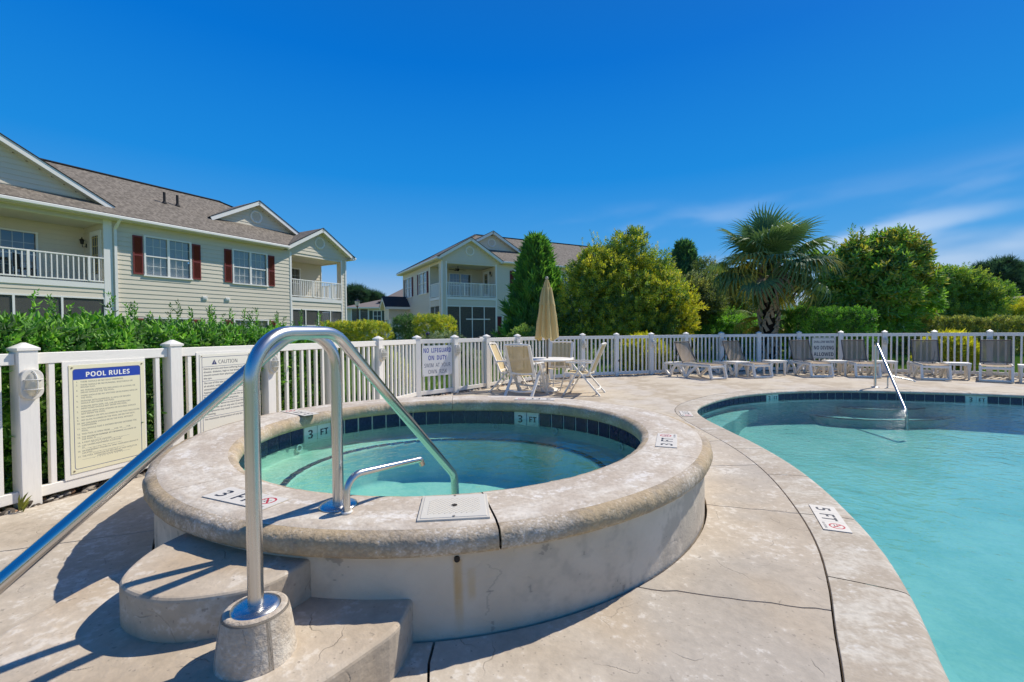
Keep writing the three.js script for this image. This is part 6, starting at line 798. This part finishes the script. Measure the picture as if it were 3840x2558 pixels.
for (let k = 0; k < 7; k++) tree('woodland_tree', 'dark woodland tree on the horizon behind the houses and planting', 'tree', [18 + k * 9.5 + (k % 2) * 3, 74 + (k % 3) * 5], { seed: 400 + k, trunk: [1.8, 0.2], blobs: [[0, 3.0, 0, 3.2, 2.6, 2.6], [2.2, 2.4, 0, 2.6, 2.2, 2.2], [-2.2, 2.2, 0, 2.6, 2.1, 2.2]], n: 1500, s: 1.5, leaf: 'far', pal: DARK, gap: 0.15 }, 'woodland on the horizon');

// ---------------------------------------------------------------- fan palms
function fan(seed, R, n, arcDeg, droop) { // one leaf blade spread in the xz plane around +z, tips drooping
  const r = rng(seed), pos = []; const push = (...v) => v.forEach((p) => pos.push(p.x, p.y, p.z));
  for (let i = 0; i < n; i++) { const a = ((i + 0.5) / n - 0.5) * arcDeg * RAD, L = R * (0.72 + 0.28 * Math.cos(a * 0.62)) * (0.9 + 0.2 * r()), w = R * arcDeg * RAD / n * 0.25; let prev = null; const d = droop * (0.6 + 0.8 * r()), N = 5;
    for (let k = 0; k <= N; k++) { const f = k / N, rr = L * f, y = 0.10 * R * Math.sin(f * 2.2) - d * Math.pow(Math.max(0, f - 0.45), 1.8) * R * 2.1 + 0.05 * R * Math.cos(a * 1.2), ww = w * (f < 0.5 ? 0.35 + 1.3 * f : 2.0 * (1 - f)) * 1.1, rad = rr * (1 - 0.35 * Math.pow(Math.max(0, f - 0.5), 1.5) * d), c = V(Math.sin(a) * rad, y, Math.cos(a) * rad), s = V(Math.cos(a) * ww, 0, -Math.sin(a) * ww), A = c.clone().sub(s), B = c.clone().add(s), m = c.clone().setY(c.y - ww * 0.55); if (prev) { push(prev[0], m, A, prev[0], prev[2], m, prev[2], B, m, prev[2], prev[1], B); } prev = [A, B, m]; } }
  const g = new THREE.BufferGeometry(); g.setAttribute('position', new THREE.Float32BufferAttribute(pos, 3)); g.computeVertexNormals(); g.setAttribute('uv', new THREE.Float32BufferAttribute(new Float32Array(pos.length / 3 * 2), 2)); return g;
}
function palm(label, at, th, tr, R, nF, seed, yellow = 0.1) {
  const t = thing('fan_palm', label, 'palm tree', [at[0], 0, -at[1]]), r = rng(seed), cy = th;
  obj('trunk', new THREE.LatheGeometry(Array.from({ length: 12 }, (_, k) => new THREE.Vector2(tr * (0.72 + 0.1 * Math.sin(k)), k / 11 * (th + 0.25))), 18), std(0.10, 0.075, 0.055, 1, { map: T.bark }), t);
  const bootM = std(1, 1, 1, 0.95, { map: T.bark, color: col(2.1, 1.85, 1.55) }), bootG = (() => { const s = new THREE.Shape([[-0.055, 0], [0.055, 0], [0.04, 0.17], [0.05, 0.26], [0.0, 0.23], [-0.05, 0.26], [-0.04, 0.17]].map((p) => new THREE.Vector2(...p))); return new THREE.ExtrudeGeometry(s, { depth: 0.03, bevelEnabled: true, bevelSize: 0.006, bevelThickness: 0.006, bevelSegments: 1 }); })();
  let k = 0; for (let y = 0.05; y < th; y += 0.03, k++) { const a = k * 2.39996, b = obj('leaf_base', bootG, bootM, t); b.position.set(Math.sin(a) * tr * 0.78, y, Math.cos(a) * tr * 0.78); b.rotation.set(0.30, a, (k % 2 ? 1 : -1) * 0.42, 'YXZ'); b.scale.setScalar(0.95 + 0.3 * r()); }
  const fans = [fan(seed + 1, R * 0.50, 26, 215, 0.22), fan(seed + 2, R * 0.52, 26, 215, 0.55), fan(seed + 3, R * 0.50, 24, 225, 1.0)], mats = [[0.13, 0.24, 0.08], [0.17, 0.29, 0.085], [0.22, 0.34, 0.09], [0.46, 0.40, 0.05]].map((c) => { const m = leafMat(0.7, 0.4); m.color.setRGB(...c); return m; }), pet = std(0.13, 0.16, 0.04, 0.6), dead = std(0.20, 0.15, 0.10, 0.95);
  for (let i = 0; i < nF; i++) {
    const f = i / nF, el = Math.asin(lerp(0.985, -0.5, f)) + (r() - 0.5) * 0.8, az = i * 2.39996 + (r() - 0.5) * 0.7, Lp = R * (0.34 + 0.30 * r()), d = V(Math.sin(az) * Math.cos(el), Math.sin(el), Math.cos(az) * Math.cos(el)), tip = V(0, cy, 0).addScaledVector(d, Lp).add(V(0, -0.06 * (1 - f), 0)), fr = group('frond', t);
    const isDead = f > 0.94; obj('petiole', limb(V(0, cy, 0).addScaledVector(d, 0.08), tip, 0.018, 0.010, 0.05, i), isDead ? dead : pet, fr);
    const v = f < 0.3 ? 0 : f < 0.7 ? 1 : 2, b = obj('blade', fans[v], isDead ? dead : mats[r() < (f > 0.55 || yellow > 0.5 ? yellow + 0.25 : 0) ? 3 : Math.floor(r() * 3)], fr); b.position.copy(tip); const x = V(0, 1, 0).cross(d); if (x.lengthSq() < 1e-4) x.set(1, 0, 0); x.normalize(); const dd = d.clone().add(V(0, -0.15 - 0.25 * f, 0)).normalize(), yv = dd.clone().cross(x).normalize(); b.quaternion.setFromRotationMatrix(new THREE.Matrix4().makeBasis(x, yv, x.clone().cross(yv))); b.rotateZ((r() - 0.5) * 0.5);
  }
  return t;
}
palm('tall fan palm with crisscross trunk behind the shallow water sign', [9.2, 16.3], 3.45, 0.30, 2.2, 62, 501);
palm('low fan palm with yellowing fronds half hidden behind the leafy tree', [18.9, 22], 2.6, 0.24, 1.8, 26, 521, 0.75);
palm('short fan palm growing right behind the tall palm trunk', [9.9, 17.6], 1.55, 0.2, 1.35, 18, 541, 0.35);

// ---------------------------------------------------------------- lawn blades, flowers, floating leaves
{
  const r = rng(601), blade = []; for (let i = 0; i < 7; i++) { const a = r() * 6.28, l = 0.04 + 0.035 * r(), g = new THREE.BufferGeometry(), x = Math.cos(a), z = Math.sin(a), o = [(r() - 0.5) * 0.05, (r() - 0.5) * 0.05]; g.setAttribute('position', new THREE.Float32BufferAttribute([o[0] - z * 0.004, 0, o[1] + x * 0.004, o[0] + z * 0.004, 0, o[1] - x * 0.004, o[0] + x * 0.02, l, o[1] + z * 0.02], 3)); g.computeVertexNormals(); g.setAttribute('uv', new THREE.Float32BufferAttribute(new Float32Array(6), 2)); blade.push(g); }
  const g = merge(blade), N = 90000, im = new THREE.InstancedMesh(g, leafMat(0.8, 0.3), N), m = new THREE.Matrix4(), q = new THREE.Quaternion(), e = new THREE.Euler(), c = new THREE.Color(); const F = fenceOff(-0.7); let n = 0, guard = 0;
  const inside = (x, z) => { let w = false; const L = [[-9, -1], ...F, [18, 6], [14, -3]]; for (let i = 0, j = L.length - 1; i < L.length; j = i++) { if ((L[i][1] > z) !== (L[j][1] > z) && x < (L[j][0] - L[i][0]) * (z - L[i][1]) / (L[j][1] - L[i][1]) + L[i][0]) w = !w; } return w; };
  while (n < N && guard++ < N * 4) { const z = 2 + 24 * Math.pow(r(), 0.8), u = -0.75 + 1.95 * r(), x = u * z * 1.02; if (z < 4 || inside(x, z)) continue; q.setFromEuler(e.set((r() - 0.5) * 0.3, r() * 6.28, (r() - 0.5) * 0.3)); const s = 0.8 + 0.8 * r(); m.compose(V(x, -0.05, -z), q, V(s, s, s)); im.setMatrixAt(n, m); const v = r(); c.setRGB(lerp(0.12, 0.26, v), lerp(0.26, 0.40, v), 0.03); im.setColorAt(n, c); n++; }
  im.count = n; im.name = numbered('grass'); im.receiveShadow = true; scene.add(im); tag(im, 'short mown lawn grass beyond the fence', 'grass', null, 'stuff');
  const lf = std(0.05, 0.045, 0.03, 0.8); [[5.2, 3.35, 0.5, 'thin curled dark leaf floating in the middle of the pool'], [2.62, 1.95, 2.2, 'small dark leaf floating near the pool coping'], [3.05, 1.6, 1.2, 'tiny dark leaf fleck floating close to the near pool edge']].forEach(([x, z, a, lb], k) => { const o = obj('floating_leaf', leaf(0.10 - 0.025 * k, 0.025, 0.3, 0.3).rotateX(Math.PI / 2 - 0.05), lf); o.position.set(x, WAT + 0.006, -z); o.rotation.y = a; tag(o, lb, 'leaf'); });
  for (const [x, z, s, lb] of [[-2.62, 14.0, 1, 'purple flowered plant showing over the fence left of the lifeguard sign'], [-1.72, 13.8, 0.9, 'purple flowered plant showing over the fence behind the lifeguard sign']]) { const t = thing('flowering_plant', lb, 'flower', [x, -0.05, -z], 0, 'purple flowers beyond the fence'), rr2 = rng(x * -100), L = []; for (let k = 0; k < 16; k++) { const a = rr2() * 6.28; L.push(orient(leaf(0.5, 0.05, 0.2, 0.5), V(Math.cos(a) * 0.5, 1, Math.sin(a) * 0.5), 0, V(Math.cos(a) * 0.06, 0.45 + rr2() * 0.4, Math.sin(a) * 0.06))); } obj('leaves', L, std(0.10, 0.16, 0.05, 0.7), t).userData.kind = 'stuff'; obj('stem', limb(V(0, 0, 0), V(0.05, 1.25 * s, 0.02), 0.012, 0.006, 0.1, 3), std(0.10, 0.14, 0.05, 0.7), t); for (let k = 0; k < 5; k++) obj('petal', orient(leaf(0.10, 0.085, 0.15, 0.2), V(Math.cos(k * 1.257), 0.5, Math.sin(k * 1.257) + 0.5), 0, V(0.05, 1.25 * s, 0.02)), std(0.22, 0.13, 0.50, 0.7), t); }
  const w = thing('weed', 'small yellow weed at the foot of the fence post by the rules sign', 'plant', [-3.50, -0.01, -3.22]); obj('leaves', Array.from({ length: 9 }, (_, k) => orient(leaf(0.09, 0.02, 0.2, 0.3), V(Math.cos(k * 2.4) * 0.4, 1, Math.sin(k * 2.4) * 0.4), 0, V(0, 0.008 * k, 0))), std(0.28, 0.28, 0.03, 0.7), w).userData.kind = 'stuff';
}
renderer.render(scene, camera);
